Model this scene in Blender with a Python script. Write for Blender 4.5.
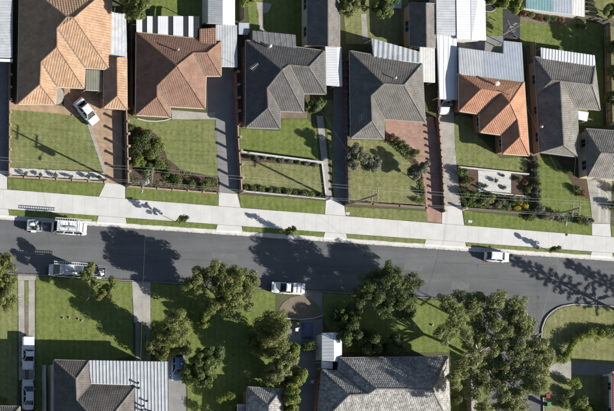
import bpy, bmesh, math, random
import numpy as np
from mathutils import Vector, Matrix
from mathutils.geometry import tessellate_polygon
for o in list(bpy.data.objects): bpy.data.objects.remove(o)
SC = bpy.context.scene
R = math.radians
# ---------------------------------------------------------------- camera, sky, sun
S = 0.16                    # metres of ground per photograph pixel
NX, NY, H = -700.0, 560.0, 304.0   # pixel below the aircraft, flying height (vertical survey frame, crop far from its middle)
def W0(px, py): return ((px-307)*S, -(py-205.5)*S)
cam = bpy.data.cameras.new('camera'); camo = bpy.data.objects.new('camera', cam); SC.collection.objects.link(camo)
nx, ny = W0(NX, NY)
camo.location = (nx, ny, H); camo.rotation_euler = (0, 0, 0)
cam.sensor_fit = 'HORIZONTAL'; cam.sensor_width = 36; cam.lens = 36*H/(614*S)
cam.shift_x = (307-NX)/614; cam.shift_y = (NY-205.5)/614
cam.clip_start = 1; cam.clip_end = 3000
SC.camera = camo
SUN_EL, SUN_AZ = R(24.5), math.atan2(-0.441, 0.897)   # direction towards the sun in plan
wd = bpy.data.worlds.new('World'); SC.world = wd; wd.use_nodes = True
nt = wd.node_tree; nt.nodes.clear()
sky = nt.nodes.new('ShaderNodeTexSky'); sky.sky_type = 'NISHITA'; sky.sun_disc = False
sky.sun_elevation = SUN_EL; sky.sun_rotation = math.pi/2-SUN_AZ
bg = nt.nodes.new('ShaderNodeBackground'); bg.inputs[1].default_value = 0.052
wo = nt.nodes.new('ShaderNodeOutputWorld')
nt.links.new(sky.outputs[0], bg.inputs[0]); nt.links.new(bg.outputs[0], wo.inputs[0])
sl = bpy.data.lights.new('sun', 'SUN'); sl.energy = 5.0; sl.angle = R(0.5); sl.color = (1.0, 0.955, 0.88)
so = bpy.data.objects.new('sun', sl); SC.collection.objects.link(so)
sd = Vector((math.cos(SUN_AZ)*math.cos(SUN_EL), math.sin(SUN_AZ)*math.cos(SUN_EL), math.sin(SUN_EL)))
so.rotation_euler = sd.to_track_quat('Z', 'Y').to_euler(); so.location = sd*200
SC.view_settings.view_transform = 'Standard'; SC.view_settings.look = 'None'
SC.view_settings.exposure = 0.97; SC.view_settings.gamma = 1.0
SC.render.engine = 'CYCLES'
COL = SC.collection
random.seed(7); RNG = np.random.default_rng(11)

def P(px, py, z=0.0):
    """photograph pixel of a point at height z -> world point"""
    gx, gy = W0(px, py); k = (H-z)/H
    return Vector((nx+(gx-nx)*k, ny+(gy-ny)*k, z))

HF = 0.845               # heights below were read off against 11 m poles; the poles are 9.3 m
# ---------------------------------------------------------------- materials
MATS = {}
def mat(name, col, col2=None, rough=0.85, scale=1.0, contrast=0.5, fine=0.0, bump=0.0, bscale=8.0, metal=0.0,
        spec=0.35, rnd=0.0, stretch=None, extra=None, trans=0.0):
    if name in MATS: return MATS[name]
    m = bpy.data.materials.new(name); m.use_nodes = True; MATS[name] = m
    t = m.node_tree; N = t.nodes; L = t.links
    b = N['Principled BSDF']; b.inputs['Roughness'].default_value = rough; b.inputs['Metallic'].default_value = metal
    b.inputs['Specular IOR Level'].default_value = spec
    geo = N.new('ShaderNodeNewGeometry'); pos = geo.outputs['Position']
    if stretch:
        mp = N.new('ShaderNodeMapping'); mp.inputs['Rotation'].default_value = (0, 0, stretch[0]); mp.inputs['Scale'].default_value = (stretch[1], stretch[2], 1)
        L.new(pos, mp.inputs[0]); spos = mp.outputs[0]
    else: spos = pos
    c = None
    if col2 is not None:
        nz = N.new('ShaderNodeTexNoise'); nz.inputs['Scale'].default_value = scale; nz.inputs['Detail'].default_value = 6; nz.inputs['Roughness'].default_value = 0.62
        L.new(spos, nz.inputs['Vector'])
        rp = N.new('ShaderNodeValToRGB'); e = rp.color_ramp.elements
        e[0].position = 0.5-0.5*(1-contrast)*0.8; e[1].position = 0.5+0.5*(1-contrast)*0.8
        e[0].color = (*col, 1); e[1].color = (*col2, 1); L.new(nz.outputs[0], rp.inputs[0]); c = rp.outputs[0]
    def mul(cin, fac_out, lo, hi):
        mr = N.new('ShaderNodeMapRange'); mr.inputs['To Min'].default_value = lo; mr.inputs['To Max'].default_value = hi
        L.new(fac_out, mr.inputs[0])
        mx = N.new('ShaderNodeMix'); mx.data_type = 'RGBA'; mx.blend_type = 'MULTIPLY'; mx.inputs[0].default_value = 1
        if cin is None: mx.inputs[6].default_value = (*col, 1)
        else: L.new(cin, mx.inputs[6])
        L.new(mr.outputs[0], mx.inputs[7]); return mx.outputs[2]
    if rnd:
        at = N.new('ShaderNodeAttribute'); at.attribute_name = 'rnd'
        c = mul(c, at.outputs['Fac'], 1-rnd, 1+rnd)
    if fine:
        n2 = N.new('ShaderNodeTexNoise'); n2.inputs['Scale'].default_value = 6.0; n2.inputs['Detail'].default_value = 5; n2.inputs['Roughness'].default_value = 0.75
        L.new(pos, n2.inputs['Vector']); c = mul(c, n2.outputs[0], 1-2*fine, 1+2*fine)
    if extra: c = extra(N, L, c, pos, mul)
    if c is None: b.inputs['Base Color'].default_value = (*col, 1)
    else: L.new(c, b.inputs['Base Color'])
    if bump:
        n3 = N.new('ShaderNodeTexNoise'); n3.inputs['Scale'].default_value = bscale; n3.inputs['Detail'].default_value = 4
        L.new(pos, n3.inputs['Vector']); bp = N.new('ShaderNodeBump'); bp.inputs['Strength'].default_value = bump; bp.inputs['Distance'].default_value = 0.05
        L.new(n3.outputs[0], bp.inputs['Height']); L.new(bp.outputs[0], b.inputs['Normal'])
    if trans:
        out = N['Material Output']; tr = N.new('ShaderNodeBsdfTranslucent'); ms = N.new('ShaderNodeMixShader'); ms.inputs[0].default_value = trans
        if c is None: tr.inputs[0].default_value = (*col, 1)
        else: L.new(c, tr.inputs[0])
        L.new(b.outputs[0], ms.inputs[1]); L.new(tr.outputs[0], ms.inputs[2]); L.new(ms.outputs[0], out.inputs[0])
    return m
def leafmat(name, dark, light, trans=0.42):
    if name in MATS: return MATS[name]
    m = bpy.data.materials.new(name); m.use_nodes = True; MATS[name] = m
    t = m.node_tree; N = t.nodes; L = t.links; b = N['Principled BSDF']; b.inputs['Roughness'].default_value = 0.55; b.inputs['Specular IOR Level'].default_value = 0.3
    at = N.new('ShaderNodeAttribute'); at.attribute_name = 'rnd'
    rp = N.new('ShaderNodeValToRGB'); e = rp.color_ramp.elements; e[0].color = (*dark, 1); e[1].color = (*light, 1)
    L.new(at.outputs['Fac'], rp.inputs[0]); L.new(rp.outputs[0], b.inputs['Base Color'])
    tr = N.new('ShaderNodeBsdfTranslucent'); L.new(rp.outputs[0], tr.inputs[0])
    ms = N.new('ShaderNodeMixShader'); ms.inputs[0].default_value = trans
    L.new(b.outputs[0], ms.inputs[1]); L.new(tr.outputs[0], ms.inputs[2]); L.new(ms.outputs[0], N['Material Output'].inputs[0])
    return m
def brick_extra(c1, c2, mortar, scale, rot=0.0):
    def f(N, L, c, pos, mul):
        mp = N.new('ShaderNodeMapping'); mp.inputs['Rotation'].default_value = (0, 0, rot); L.new(pos, mp.inputs[0])
        bt = N.new('ShaderNodeTexBrick'); bt.inputs['Scale'].default_value = scale; bt.inputs['Color1'].default_value = (*c1, 1); bt.inputs['Color2'].default_value = (*c2, 1)
        bt.inputs['Mortar'].default_value = (*mortar, 1); bt.inputs['Mortar Size'].default_value = 0.012
        L.new(mp.outputs[0], bt.inputs[0])
        n2 = N.new('ShaderNodeTexNoise'); n2.inputs['Scale'].default_value = 0.7; n2.inputs['Detail'].default_value = 6; L.new(pos, n2.inputs['Vector'])
        return mul(bt.outputs[0], n2.outputs[0], 0.55, 1.45)
    return f
def grass_extra(N, L, c, pos, mul):
    n = N.new('ShaderNodeTexNoise'); n.inputs['Scale'].default_value = 14; n.inputs['Detail'].default_value = 4; n.inputs['Roughness'].default_value = 0.8
    L.new(pos, n.inputs['Vector']); c = mul(c, n.outputs[0], 0.62, 1.38)
    n = N.new('ShaderNodeTexNoise'); n.inputs['Scale'].default_value = 1.7; n.inputs['Detail'].default_value = 5; L.new(pos, n.inputs['Vector'])
    c = mul(c, n.outputs[0], 0.58, 1.42)
    w = N.new('ShaderNodeTexWave'); w.inputs['Scale'].default_value = 0.32; w.inputs['Distortion'].default_value = 2.5; w.inputs['Detail'].default_value = 2; w.inputs['Detail Scale'].default_value = .6; L.new(pos, w.inputs['Vector']); c = mul(c, w.outputs['Fac'], 0.93, 1.07)
    n = N.new('ShaderNodeTexNoise'); n.inputs['Scale'].default_value = 0.55; n.inputs['Detail'].default_value = 8; n.inputs['Roughness'].default_value = 0.7; L.new(pos, n.inputs['Vector'])
    r = N.new('ShaderNodeValToRGB'); r.color_ramp.elements[0].position = .52; r.color_ramp.elements[1].position = .72; r.color_ramp.elements[0].color = (0, 0, 0, 1); r.color_ramp.elements[1].color = (.6, .6, .6, 1); L.new(n.outputs[0], r.inputs[0])
    mx = N.new('ShaderNodeMix'); mx.data_type = 'RGBA'; L.new(r.outputs[0], mx.inputs[0]); L.new(c, mx.inputs[6]); mx.inputs[7].default_value = (.27, .245, .125, 1); return mx.outputs[2]

def road_extra(N, L, c, pos, mul):
    n = N.new('ShaderNodeTexNoise'); n.inputs['Scale'].default_value = 0.28; n.inputs['Detail'].default_value = 7; n.inputs['Roughness'].default_value = 0.65; L.new(pos, n.inputs['Vector']); c = mul(c, n.outputs[0], 0.72, 1.28)
    v = N.new('ShaderNodeTexVoronoi'); v.inputs['Scale'].default_value = 0.33; L.new(pos, v.inputs['Vector'])   # oil drips and tar spots
    r = N.new('ShaderNodeValToRGB'); r.color_ramp.elements[0].position = 0.02; r.color_ramp.elements[0].color = (.55, .55, .55, 1); r.color_ramp.elements[1].position = 0.11; r.color_ramp.elements[1].color = (1, 1, 1, 1); L.new(v.outputs['Distance'], r.inputs[0])
    mx = N.new('ShaderNodeMix'); mx.data_type = 'RGBA'; mx.blend_type = 'MULTIPLY'; mx.inputs[0].default_value = 1; L.new(c, mx.inputs[6]); L.new(r.outputs[0], mx.inputs[7]); return mx.outputs[2]
# setting
M_ground = mat('soil_and_grass', (0.060, 0.062, 0.028), (0.085, 0.095, 0.035), scale=0.35, contrast=0.3, fine=0.25, bump=0.6, bscale=12)
M_lawn = mat('lawn_grass', (0.138, 0.165, 0.056), (0.220, 0.236, 0.098), scale=0.30, contrast=0.35, bump=1.0, bscale=16, extra=grass_extra, rough=0.95, spec=0.1)
M_lawn2 = mat('lawn_grass_lush', (0.112, 0.155, 0.038), (0.180, 0.212, 0.066), scale=0.35, contrast=0.3, bump=1.0, bscale=16, extra=grass_extra, rough=0.95, spec=0.1)
M_lawn3 = mat('lawn_grass_dry', (0.142, 0.160, 0.060), (0.255, 0.248, 0.118), scale=0.42, contrast=0.35, bump=1.0, bscale=16, extra=grass_extra, rough=0.95, spec=0.1)
RD = -math.atan(0.068)
M_asphalt = mat('asphalt', (0.084, 0.087, 0.091), (0.143, 0.147, 0.152), scale=1.0, contrast=0.45, fine=0.16, bump=0.5, bscale=30, stretch=(-RD, 0.025, 0.5), rough=0.9, extra=road_extra)
M_seam = mat('tar_seam', (0.085, 0.085, 0.088), rough=0.7, fine=0.1)
M_conc = mat('pale_concrete', (0.47, 0.465, 0.45), (0.58, 0.575, 0.56), scale=0.55, contrast=0.3, fine=0.08, rnd=0.025, rough=0.92)
M_conc_old = mat('weathered_concrete', (0.22, 0.21, 0.19), (0.43, 0.41, 0.37), scale=0.6, contrast=0.25, fine=0.16, rough=0.95)
M_conc_dark = mat('stained_shaded_concrete', (0.14, 0.14, 0.14), (0.26, 0.255, 0.25), scale=0.5, contrast=0.2, fine=0.16, rough=0.95)  # stains, plus shade put into the colour of some drives, tracks and paths
M_kerb = mat('kerb_concrete', (0.42, 0.41, 0.39), (0.62, 0.61, 0.58), scale=0.9, contrast=0.2, fine=0.14, rough=0.92)
M_paver_tan = mat('tan_pavers', (0.36, 0.26, 0.17), rough=0.9, extra=brick_extra((0.40, 0.28, 0.18), (0.31, 0.215, 0.14), (0.22, 0.17, 0.12), 1.2, 0.4), fine=0.001)
M_paver_red = mat('red_pavers', (0.4, 0.2, 0.15), rough=0.9, extra=brick_extra((0.36, 0.225, 0.175), (0.285, 0.175, 0.135), (0.24, 0.18, 0.145), 1.2, 0.1), fine=0.001)
M_mulch = mat('bark_mulch', (0.055, 0.035, 0.024), (0.115, 0.070, 0.048), scale=3.0, contrast=0.3, fine=0.3, bump=0.9, bscale=14)
M_dirt = mat('bare_dirt', (0.115, 0.092, 0.066), (0.215, 0.178, 0.130), scale=0.9, contrast=0.2, fine=0.25, bump=0.6, bscale=10)
M_pebble = mat('white_pebbles', (0.40, 0.39, 0.37), (0.60, 0.59, 0.57), scale=3, contrast=0.2, fine=0.22, bump=1.0, bscale=14)
# building
def lichen(N, L, c, pos, mul):
    n = N.new('ShaderNodeTexNoise'); n.inputs['Scale'].default_value = 0.45; n.inputs['Detail'].default_value = 8; n.inputs['Roughness'].default_value = 0.7; L.new(pos, n.inputs['Vector']); c = mul(c, n.outputs[0], 0.62, 1.38)
    n = N.new('ShaderNodeTexNoise'); n.inputs['Scale'].default_value = 2.2; n.inputs['Detail'].default_value = 6; n.inputs['Roughness'].default_value = 0.75; L.new(pos, n.inputs['Vector'])
    r = N.new('ShaderNodeValToRGB'); r.color_ramp.elements[0].position = .60; r.color_ramp.elements[1].position = .74; r.color_ramp.elements[0].color = (0, 0, 0, 1); r.color_ramp.elements[1].color = (.45, .45, .45, 1); L.new(n.outputs[0], r.inputs[0])
    mx = N.new('ShaderNodeMix'); mx.data_type = 'RGBA'; L.new(r.outputs[0], mx.inputs[0]); L.new(c, mx.inputs[6]); mx.inputs[7].default_value = (.21, .19, .155, 1); return mx.outputs[2]
def tiles(n, c, c2, rn=0.22, rough=0.8): return mat(n, c, c2, scale=0.9, contrast=0.25, fine=0.12, rnd=rn, rough=rough, spec=0.3, extra=lichen)
T_orange = tiles('terracotta_tan_tiles', (0.315, 0.195, 0.118), (0.43, 0.285, 0.185), 0.09)
T_brown = tiles('red_brown_tiles', (0.185, 0.104, 0.072), (0.265, 0.160, 0.117), 0.07)
T_dark = tiles('charcoal_tiles', (0.072, 0.070, 0.069), (0.120, 0.116, 0.112), 0.08, 0.75)
T_dark2 = tiles('grey_brown_tiles', (0.105, 0.100, 0.092), (0.170, 0.160, 0.145), 0.08)
T_terra = tiles('terracotta_red_tiles', (0.34, 0.170, 0.100), (0.44, 0.235, 0.145), 0.07)
T_grey = tiles('weathered_grey_tiles', (0.125, 0.118, 0.108), (0.225, 0.21, 0.19), 0.10)
T_pale = tiles('pale_mottled_tiles', (0.17, 0.165, 0.16), (0.36, 0.35, 0.33), 0.34)
T_charc = tiles('black_brown_tiles', (0.085, 0.078, 0.072), (0.155, 0.140, 0.125), 0.08)
M_valley = mat('lead_valley', (.12, .10, .085), (.17, .145, .12), scale=2, rough=.8)
M_gut = mat('grey_gutter', (.30, .30, .29), rough=.5)
M_wallbrick = mat('red_brown_brick', (0.22, 0.11, 0.075), (0.30, 0.16, 0.11), scale=4, fine=0.15, rough=0.9)
M_wallcream = mat('cream_render', (0.50, 0.43, 0.32), (0.58, 0.50, 0.38), scale=1, fine=0.06, rough=0.9)
M_walltan = mat('tan_brick', (0.36, 0.25, 0.15), (0.44, 0.31, 0.20), scale=4, fine=0.15, rough=0.9)
M_wallwhite = mat('pale_weatherboard', (0.56, 0.56, 0.54), (0.64, 0.64, 0.62), scale=1, fine=0.05, rough=0.8)
M_glass = mat('window_glass', (0.03, 0.04, 0.05), rough=0.08, spec=0.6)
M_frame = mat('white_frame', (0.70, 0.70, 0.68), rough=0.5)
M_zinc = mat('galvanised_sheet', (0.31, 0.33, 0.35), (0.45, 0.47, 0.49), scale=0.7, contrast=.35, fine=0.12, rnd=0.05, rough=0.5, metal=0.0, spec=0.5)
M_zinc2 = mat('blue_grey_sheet', (0.27, 0.31, 0.36), (0.35, 0.39, 0.44), scale=0.8, fine=0.08, rough=0.5, spec=0.5)
M_white = mat('white_sheet', (0.60, 0.61, 0.635), (0.74, 0.75, 0.77), scale=0.5, contrast=.3, fine=0.06, rough=0.45, spec=0.5)
M_teal = mat('teal_sheet', (0.12, 0.235, 0.25), (0.19, 0.32, 0.33), scale=0.8, fine=0.08, rough=0.5)
M_darkpoly = mat('dark_polycarbonate', (0.035, 0.038, 0.042), rough=0.25, spec=0.5, fine=0.05)
M_poly = mat('pale_polycarbonate', (0.42, 0.45, 0.48), (0.62, 0.64, 0.66), scale=1.2, fine=0.1, rough=0.3, spec=0.5)
M_timber = mat('grey_timber', (0.16, 0.125, 0.095), (0.25, 0.20, 0.155), scale=3, fine=0.2, rough=0.9)
M_pole = mat('pole_timber', (0.20, 0.165, 0.13), (0.30, 0.25, 0.20), scale=4, fine=0.2, rough=0.9)
M_steel = mat('painted_steel', (0.35, 0.36, 0.37), rough=0.5)
M_wire = mat('wire_aluminium', (0.36, 0.36, 0.355), rough=0.45, metal=0.2)
M_black = mat('black_rubber', (0.02, 0.02, 0.022), rough=0.8)
M_bark = mat('bark', (0.14, 0.11, 0.085), (0.25, 0.21, 0.17), scale=5, fine=0.2, bump=0.6)
M_barkp = mat('pale_gum_bark', (0.36, 0.32, 0.27), (0.52, 0.48, 0.42), scale=3, fine=0.15)
LF_olive = leafmat('olive_leaves', (0.075, 0.095, 0.028), (0.30, 0.325, 0.098))
LF_gum = leafmat('gum_leaves', (0.095, 0.115, 0.042), (0.34, 0.362, 0.135))
LF_dark = leafmat('dark_green_leaves', (0.038, 0.060, 0.018), (0.150, 0.190, 0.055))
LF_bright = leafmat('bright_green_leaves', (0.085, 0.125, 0.022), (0.30, 0.345, 0.065))
LF_mid = leafmat('mid_green_leaves', (0.052, 0.085, 0.022), (0.195, 0.245, 0.068))
LF_grey = leafmat('grey_green_leaves', (0.09, 0.10, 0.068), (0.25, 0.258, 0.175))
LF_yellow = leafmat('yellow_flowers', (0.30, 0.25, 0.02), (0.62, 0.50, 0.04))
LF_red = leafmat('russet_leaves', (0.10, 0.045, 0.02), (0.26, 0.13, 0.06))
LF_grass = leafmat('grass_blades', (0.10, 0.135, 0.038), (0.22, 0.24, 0.09))

# ---------------------------------------------------------------- object helpers
class MB:
    def __init__(s): s.v = []; s.f = []; s.r = []
    def add(s, vs, fs, r=None):
        o = len(s.v); s.v += [tuple(p) for p in vs]; s.f += [tuple(i+o for i in f) for f in fs]
        s.r += ([0.5]*len(fs) if r is None else list(r)); return s
    def box(s, c, d, rz=0.0, r=None):
        x, y, z = d[0]/2, d[1]/2, d[2]/2; cs, sn = math.cos(rz), math.sin(rz)
        vs = [(c[0]+a*x*cs-b*y*sn, c[1]+a*x*sn+b*y*cs, c[2]+e*z) for a, b, e in ((-1,-1,-1),(1,-1,-1),(1,1,-1),(-1,1,-1),(-1,-1,1),(1,-1,1),(1,1,1),(-1,1,1))]
        return s.add(vs, [(3,2,1,0),(4,5,6,7),(0,1,5,4),(1,2,6,5),(2,3,7,6),(3,0,4,7)], None if r is None else [r]*6)
    def bar(s, a, b, w, h, r=None):
        """box beam from a to b, width w (horizontal) height h"""
        a = Vector(a); b = Vector(b); d = (b-a); L = d.length
        if L < 1e-6: return s
        d /= L; sd_ = d.cross(Vector((0,0,1)))
        if sd_.length < 1e-3: sd_ = Vector((1,0,0))
        sd_.normalize(); u = sd_.cross(d)
        vs = [p+sd_*(i*w/2)+u*(j*h/2) for p in (a, b) for i, j in ((-1,-1),(1,-1),(1,1),(-1,1))]
        return s.add(vs, [(3,2,1,0),(4,5,6,7),(0,1,5,4),(1,2,6,5),(2,3,7,6),(3,0,4,7)])
    def tube(s, pts, rad, n=6, cap=True):
        pts = [Vector(p) for p in pts]; o = len(s.v); k = len(pts)
        for i, p in enumerate(pts):
            d = (pts[min(i+1, k-1)]-pts[max(i-1, 0)]).normalized()
            a = d.cross(Vector((0.123, 0.99, 0.05))); 
            if a.length < 0.1: a = d.cross(Vector((1,0,0)))
            a.normalize(); b = d.cross(a); r = rad[i] if hasattr(rad, '__len__') else rad
            for j in range(n):
                t = 2*math.pi*j/n; s.v.append(tuple(p+a*(r*math.cos(t))+b*(r*math.sin(t))))
        for i in range(k-1):
            for j in range(n):
                s.f.append((o+i*n+j, o+i*n+(j+1) % n, o+(i+1)*n+(j+1) % n, o+(i+1)*n+j)); s.r.append(0.5)
        if cap:
            s.f.append(tuple(o+j for j in reversed(range(n)))); s.f.append(tuple(o+(k-1)*n+j for j in range(n))); s.r += [0.5, 0.5]
        return s
    def prism(s, poly, z0, z1, r=None):
        """poly: list of (x,y), any winding"""
        A = sum(poly[i][0]*poly[(i+1) % len(poly)][1]-poly[(i+1) % len(poly)][0]*poly[i][1] for i in range(len(poly)))
        if A < 0: poly = poly[::-1]
        n = len(poly); vs = [(p[0], p[1], z0) for p in poly]+[(p[0], p[1], z1) for p in poly]
        fs = [tuple(range(n, 2*n)), tuple(reversed(range(n)))]+[(i, (i+1) % n, n+(i+1) % n, n+i) for i in range(n)]
        return s.add(vs, fs, None if r is None else [r]*len(fs))
    def build(s, name, m, parent=None, kind=None, smooth=False):
        me = bpy.data.meshes.new(name)
        o3 = parent['_o'] if parent is not None and '_o' in parent.keys() else (0, 0, 0)
        arr = np.array(s.v, dtype=np.float64).reshape(-1, 3)-np.array(o3)
        me.from_pydata(arr.tolist(), [], s.f); me.materials.append(m)
        at = me.attributes.new('rnd', 'FLOAT', 'FACE'); at.data.foreach_set('value', np.array(s.r, dtype=np.float32))
        if smooth: me.polygons.foreach_set('use_smooth', [True]*len(me.polygons))
        me.update()
        ob = bpy.data.objects.new(name, me); COL.objects.link(ob)
        if parent is not None: ob.parent = parent; ob['_o'] = tuple(o3)
        if kind: ob['kind'] = kind
        return ob
def thing(name, label, cat, loc, group=None):
    o = bpy.data.objects.new(name, None); COL.objects.link(o); o.location = loc; o['_o'] = tuple(loc)
    o['label'] = label; o['category'] = cat; o.empty_display_size = 0.3
    if group: o['group'] = group
    return o
def tag(o, label, cat, group=None):
    o['label'] = label; o['category'] = cat
    if group: o['group'] = group
    return o
def copy_tree(o, parent=None):
    c = o.copy(); COL.objects.link(c); c.parent = parent
    for ch in o.children: copy_tree(ch, c)
    return c
def xy(pts, z=0.0): return [tuple(P(a, b, z))[:2] for a, b in pts]
def jag(poly, amp=0.10, step=0.7):
    out = []
    for i in range(len(poly)):
        a, b = Vector(poly[i]), Vector(poly[(i+1) % len(poly)]); n = max(1, int((b-a).length/step)); t = (b-a).normalized() if (b-a).length > 0 else Vector((1,0)); nn = Vector((-t.y, t.x))
        for k in range(n):
            p = a+(b-a)*(k/n); out.append(tuple(p+nn*random.uniform(-amp, amp)) if k else tuple(p))
    return out
LAWNS = []
def sheet(name, pts, z, m, jagged=0.0, label=None, thick=0.03):
    poly = xy(pts)
    if jagged: poly = jag(poly, jagged)
    o = MB().prism(poly, z-thick, z).build(name, m); o['kind'] = 'structure'
    if name == 'lawn': LAWNS.append((poly, z))
    return o
def offset_poly(poly, d):
    """inset polygon (list of 2D) by d; returns CCW"""
    A = sum(poly[i][0]*poly[(i+1) % len(poly)][1]-poly[(i+1) % len(poly)][0]*poly[i][1] for i in range(len(poly)))
    if A < 0: poly = poly[::-1]
    n = len(poly); out = []
    for i in range(n):
        p0, p1, p2 = Vector(poly[i-1]), Vector(poly[i]), Vector(poly[(i+1) % n])
        a = (p1-p0).normalized(); b = (p2-p1).normalized(); na = Vector((-a.y, a.x)); nb = Vector((-b.y, b.x))
        den = a.x*b.y-a.y*b.x
        if abs(den) < 0.15: out.append(tuple(p1+na*d)); continue
        q0 = p0+na*d; q1 = p1+nb*d
        t = ((q1.x-q0.x)*b.y-(q1.y-q0.y)*b.x)/den; out.append(tuple(q0+a*t))
    return out

# ---------------------------------------------------------------- profiled roof covering
def cover(mb, poly, updir, du, dv, prof, lip, lift, rngseed=0):
    """fill a 3D polygon with tile courses (dv>0) or ribs running up the slope (dv=0); profile prof = heights across one unit"""
    up = Vector((updir[0], updir[1])).normalized(); ua = Vector((-up.y, up.x)); ns = len(prof)
    rr = np.random.default_rng(rngseed+int(abs(poly[0][0])*97) % 9999)
    for tri in tessellate_polygon([[Vector((p[0], p[1], 0)) for p in poly]]):
        T = [Vector(poly[i]) for i in tri]
        nrm = (T[1]-T[0]).cross(T[2]-T[0])
        if abs(nrm.z) < 1e-6: continue
        if nrm.z < 0: T = [T[0], T[2], T[1]]; nrm = -nrm
        a, b = -nrm.x/nrm.z, -nrm.y/nrm.z; c = T[0].z-a*T[0].x-b*T[0].y
        us = [t.xy.dot(ua) for t in T]; vs_ = [t.xy.dot(up) for t in T]
        i0, i1 = math.floor(min(us)/du), math.ceil(max(us)/du)
        if dv > 0: j0, j1 = math.floor(min(vs_)/dv), math.ceil(max(vs_)/dv)
        else: j0, j1 = 0, 1
        U = np.array([(i+k/ns)*du for i in range(i0, i1) for k in range(ns)]+[i1*du]); PR = np.array([prof[k] for i in range(i0, i1) for k in range(ns)]+[prof[0]])
        nu = len(U); V = []; F = []; RV = []
        for j in range(j0, j1):
            if dv > 0: rows = ((j*dv, lip), ((j+1)*dv, 0.0))
            else: rows = ((min(vs_)-0.01, 0.0), (max(vs_)+0.01, 0.0))
            base = len(V)*nu
            for vv, lz in rows:
                X = U*ua.x+vv*up.x; Y = U*ua.y+vv*up.y; Z = a*X+b*Y+c+PR+lz+lift; V.append(np.stack([X, Y, Z], 1))
            q = np.arange(nu-1)
            F.append(np.stack([q+base, q+base+1, q+base+nu+1, q+base+nu], 1)); tr = rr.random(i1-i0+1); RV.append(tr[q//ns])
            if dv > 0 and j < j1-1:
                F.append(np.stack([q+base+nu, q+base+nu+1, q+base+2*nu+1, q+base+2*nu], 1)); RV.append(tr[q//ns])
        V = np.concatenate(V); F = np.concatenate(F); RV = np.concatenate(RV)
        me = bpy.data.meshes.new('tmp'); me.from_pydata(V.tolist(), [], F.tolist())
        at = me.attributes.new('rnd', 'FLOAT', 'FACE'); at.data.foreach_set('value', RV.astype(np.float32))
        bm = bmesh.new(); bm.from_mesh(me); bpy.data.meshes.remove(me)
        for k in range(3):
            p, q_ = T[k], T[(k+1) % 3]; d = (q_-p); no = Vector((d.y, -d.x, 0))
            if no.length < 1e-6: continue
            bmesh.ops.bisect_plane(bm, geom=bm.verts[:]+bm.edges[:]+bm.faces[:], dist=1e-5, plane_co=p, plane_no=no.normalized(), clear_outer=True)
        ly = bm.faces.layers.float.get('rnd'); bm.verts.index_update()
        mb.add([v.co[:] for v in bm.verts], [tuple(v.index for v in f.verts) for f in bm.faces], [f[ly] for f in bm.faces]); bm.free()
WAVE = [0.0, 0.030, 0.038, 0.012]
RIB = [0.0, 0.0, 0.012, 0.012]
CORR = [0.0, 0.010, 0.014, 0.004]

def windows_on_wall(root, loop, z0, zt, sides, wallm, seed):
    """windows as parts on wall edges that face the given directions (left / bottom of the picture)"""
    rr = random.Random(seed); n = len(loop); door_done = False
    for i in range(n):
        a, b = Vector(loop[i]), Vector(loop[(i+1) % n]); d = b-a; L = d.length
        if L < 2.0: continue
        t = d/L; no = Vector((t.y, -t.x))
        if not ((no.x < -0.6 and 'l' in sides) or (no.y < -0.6 and 'b' in sides)): continue
        k = max(1, int(L/3.4)); rz = math.atan2(t.y, t.x)
        for j in range(k):
            w = min(rr.choice((1.2, 1.5, 1.8)), L-0.8); c = a+t*(L*(j+0.5)/k); h = 1.2; zc = zt-0.35-h/2
            if no.y < -0.6 and not door_done and w >= 0.9:
                door_done = True; q = c+no*0.03
                dr = MB().box((q.x, q.y, z0+1.03), (0.9, 0.06, 2.05), rz).build('door', M_timber, root)
                MB().box((q.x+t.x*0.36+no.x*0.05, q.y+t.y*0.36+no.y*0.05, z0+1.0), (0.12, 0.04, 0.04), rz).build('handle', M_steel, dr)
                continue
            fr = MB(); q = c+no*0.03
            for sx, sz, dx, dz in ((0, h/2, w, 0.08), (0, -h/2, w, 0.08), (-w/2, 0, 0.08, h), (w/2, 0, 0.08, h), (0, 0, 0.05, h)):
                fr.box((q.x+t.x*sx, q.y+t.y*sx, zc+sz), (dx+0.04, 0.08, dz+0.03), rz)
            f = fr.build('window', M_gut, root)
            q2 = c+no*0.012; MB().box((q2.x, q2.y, zc), (w-0.06, 0.03, h-0.06), rz).build('pane', M_glass, f)

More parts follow.
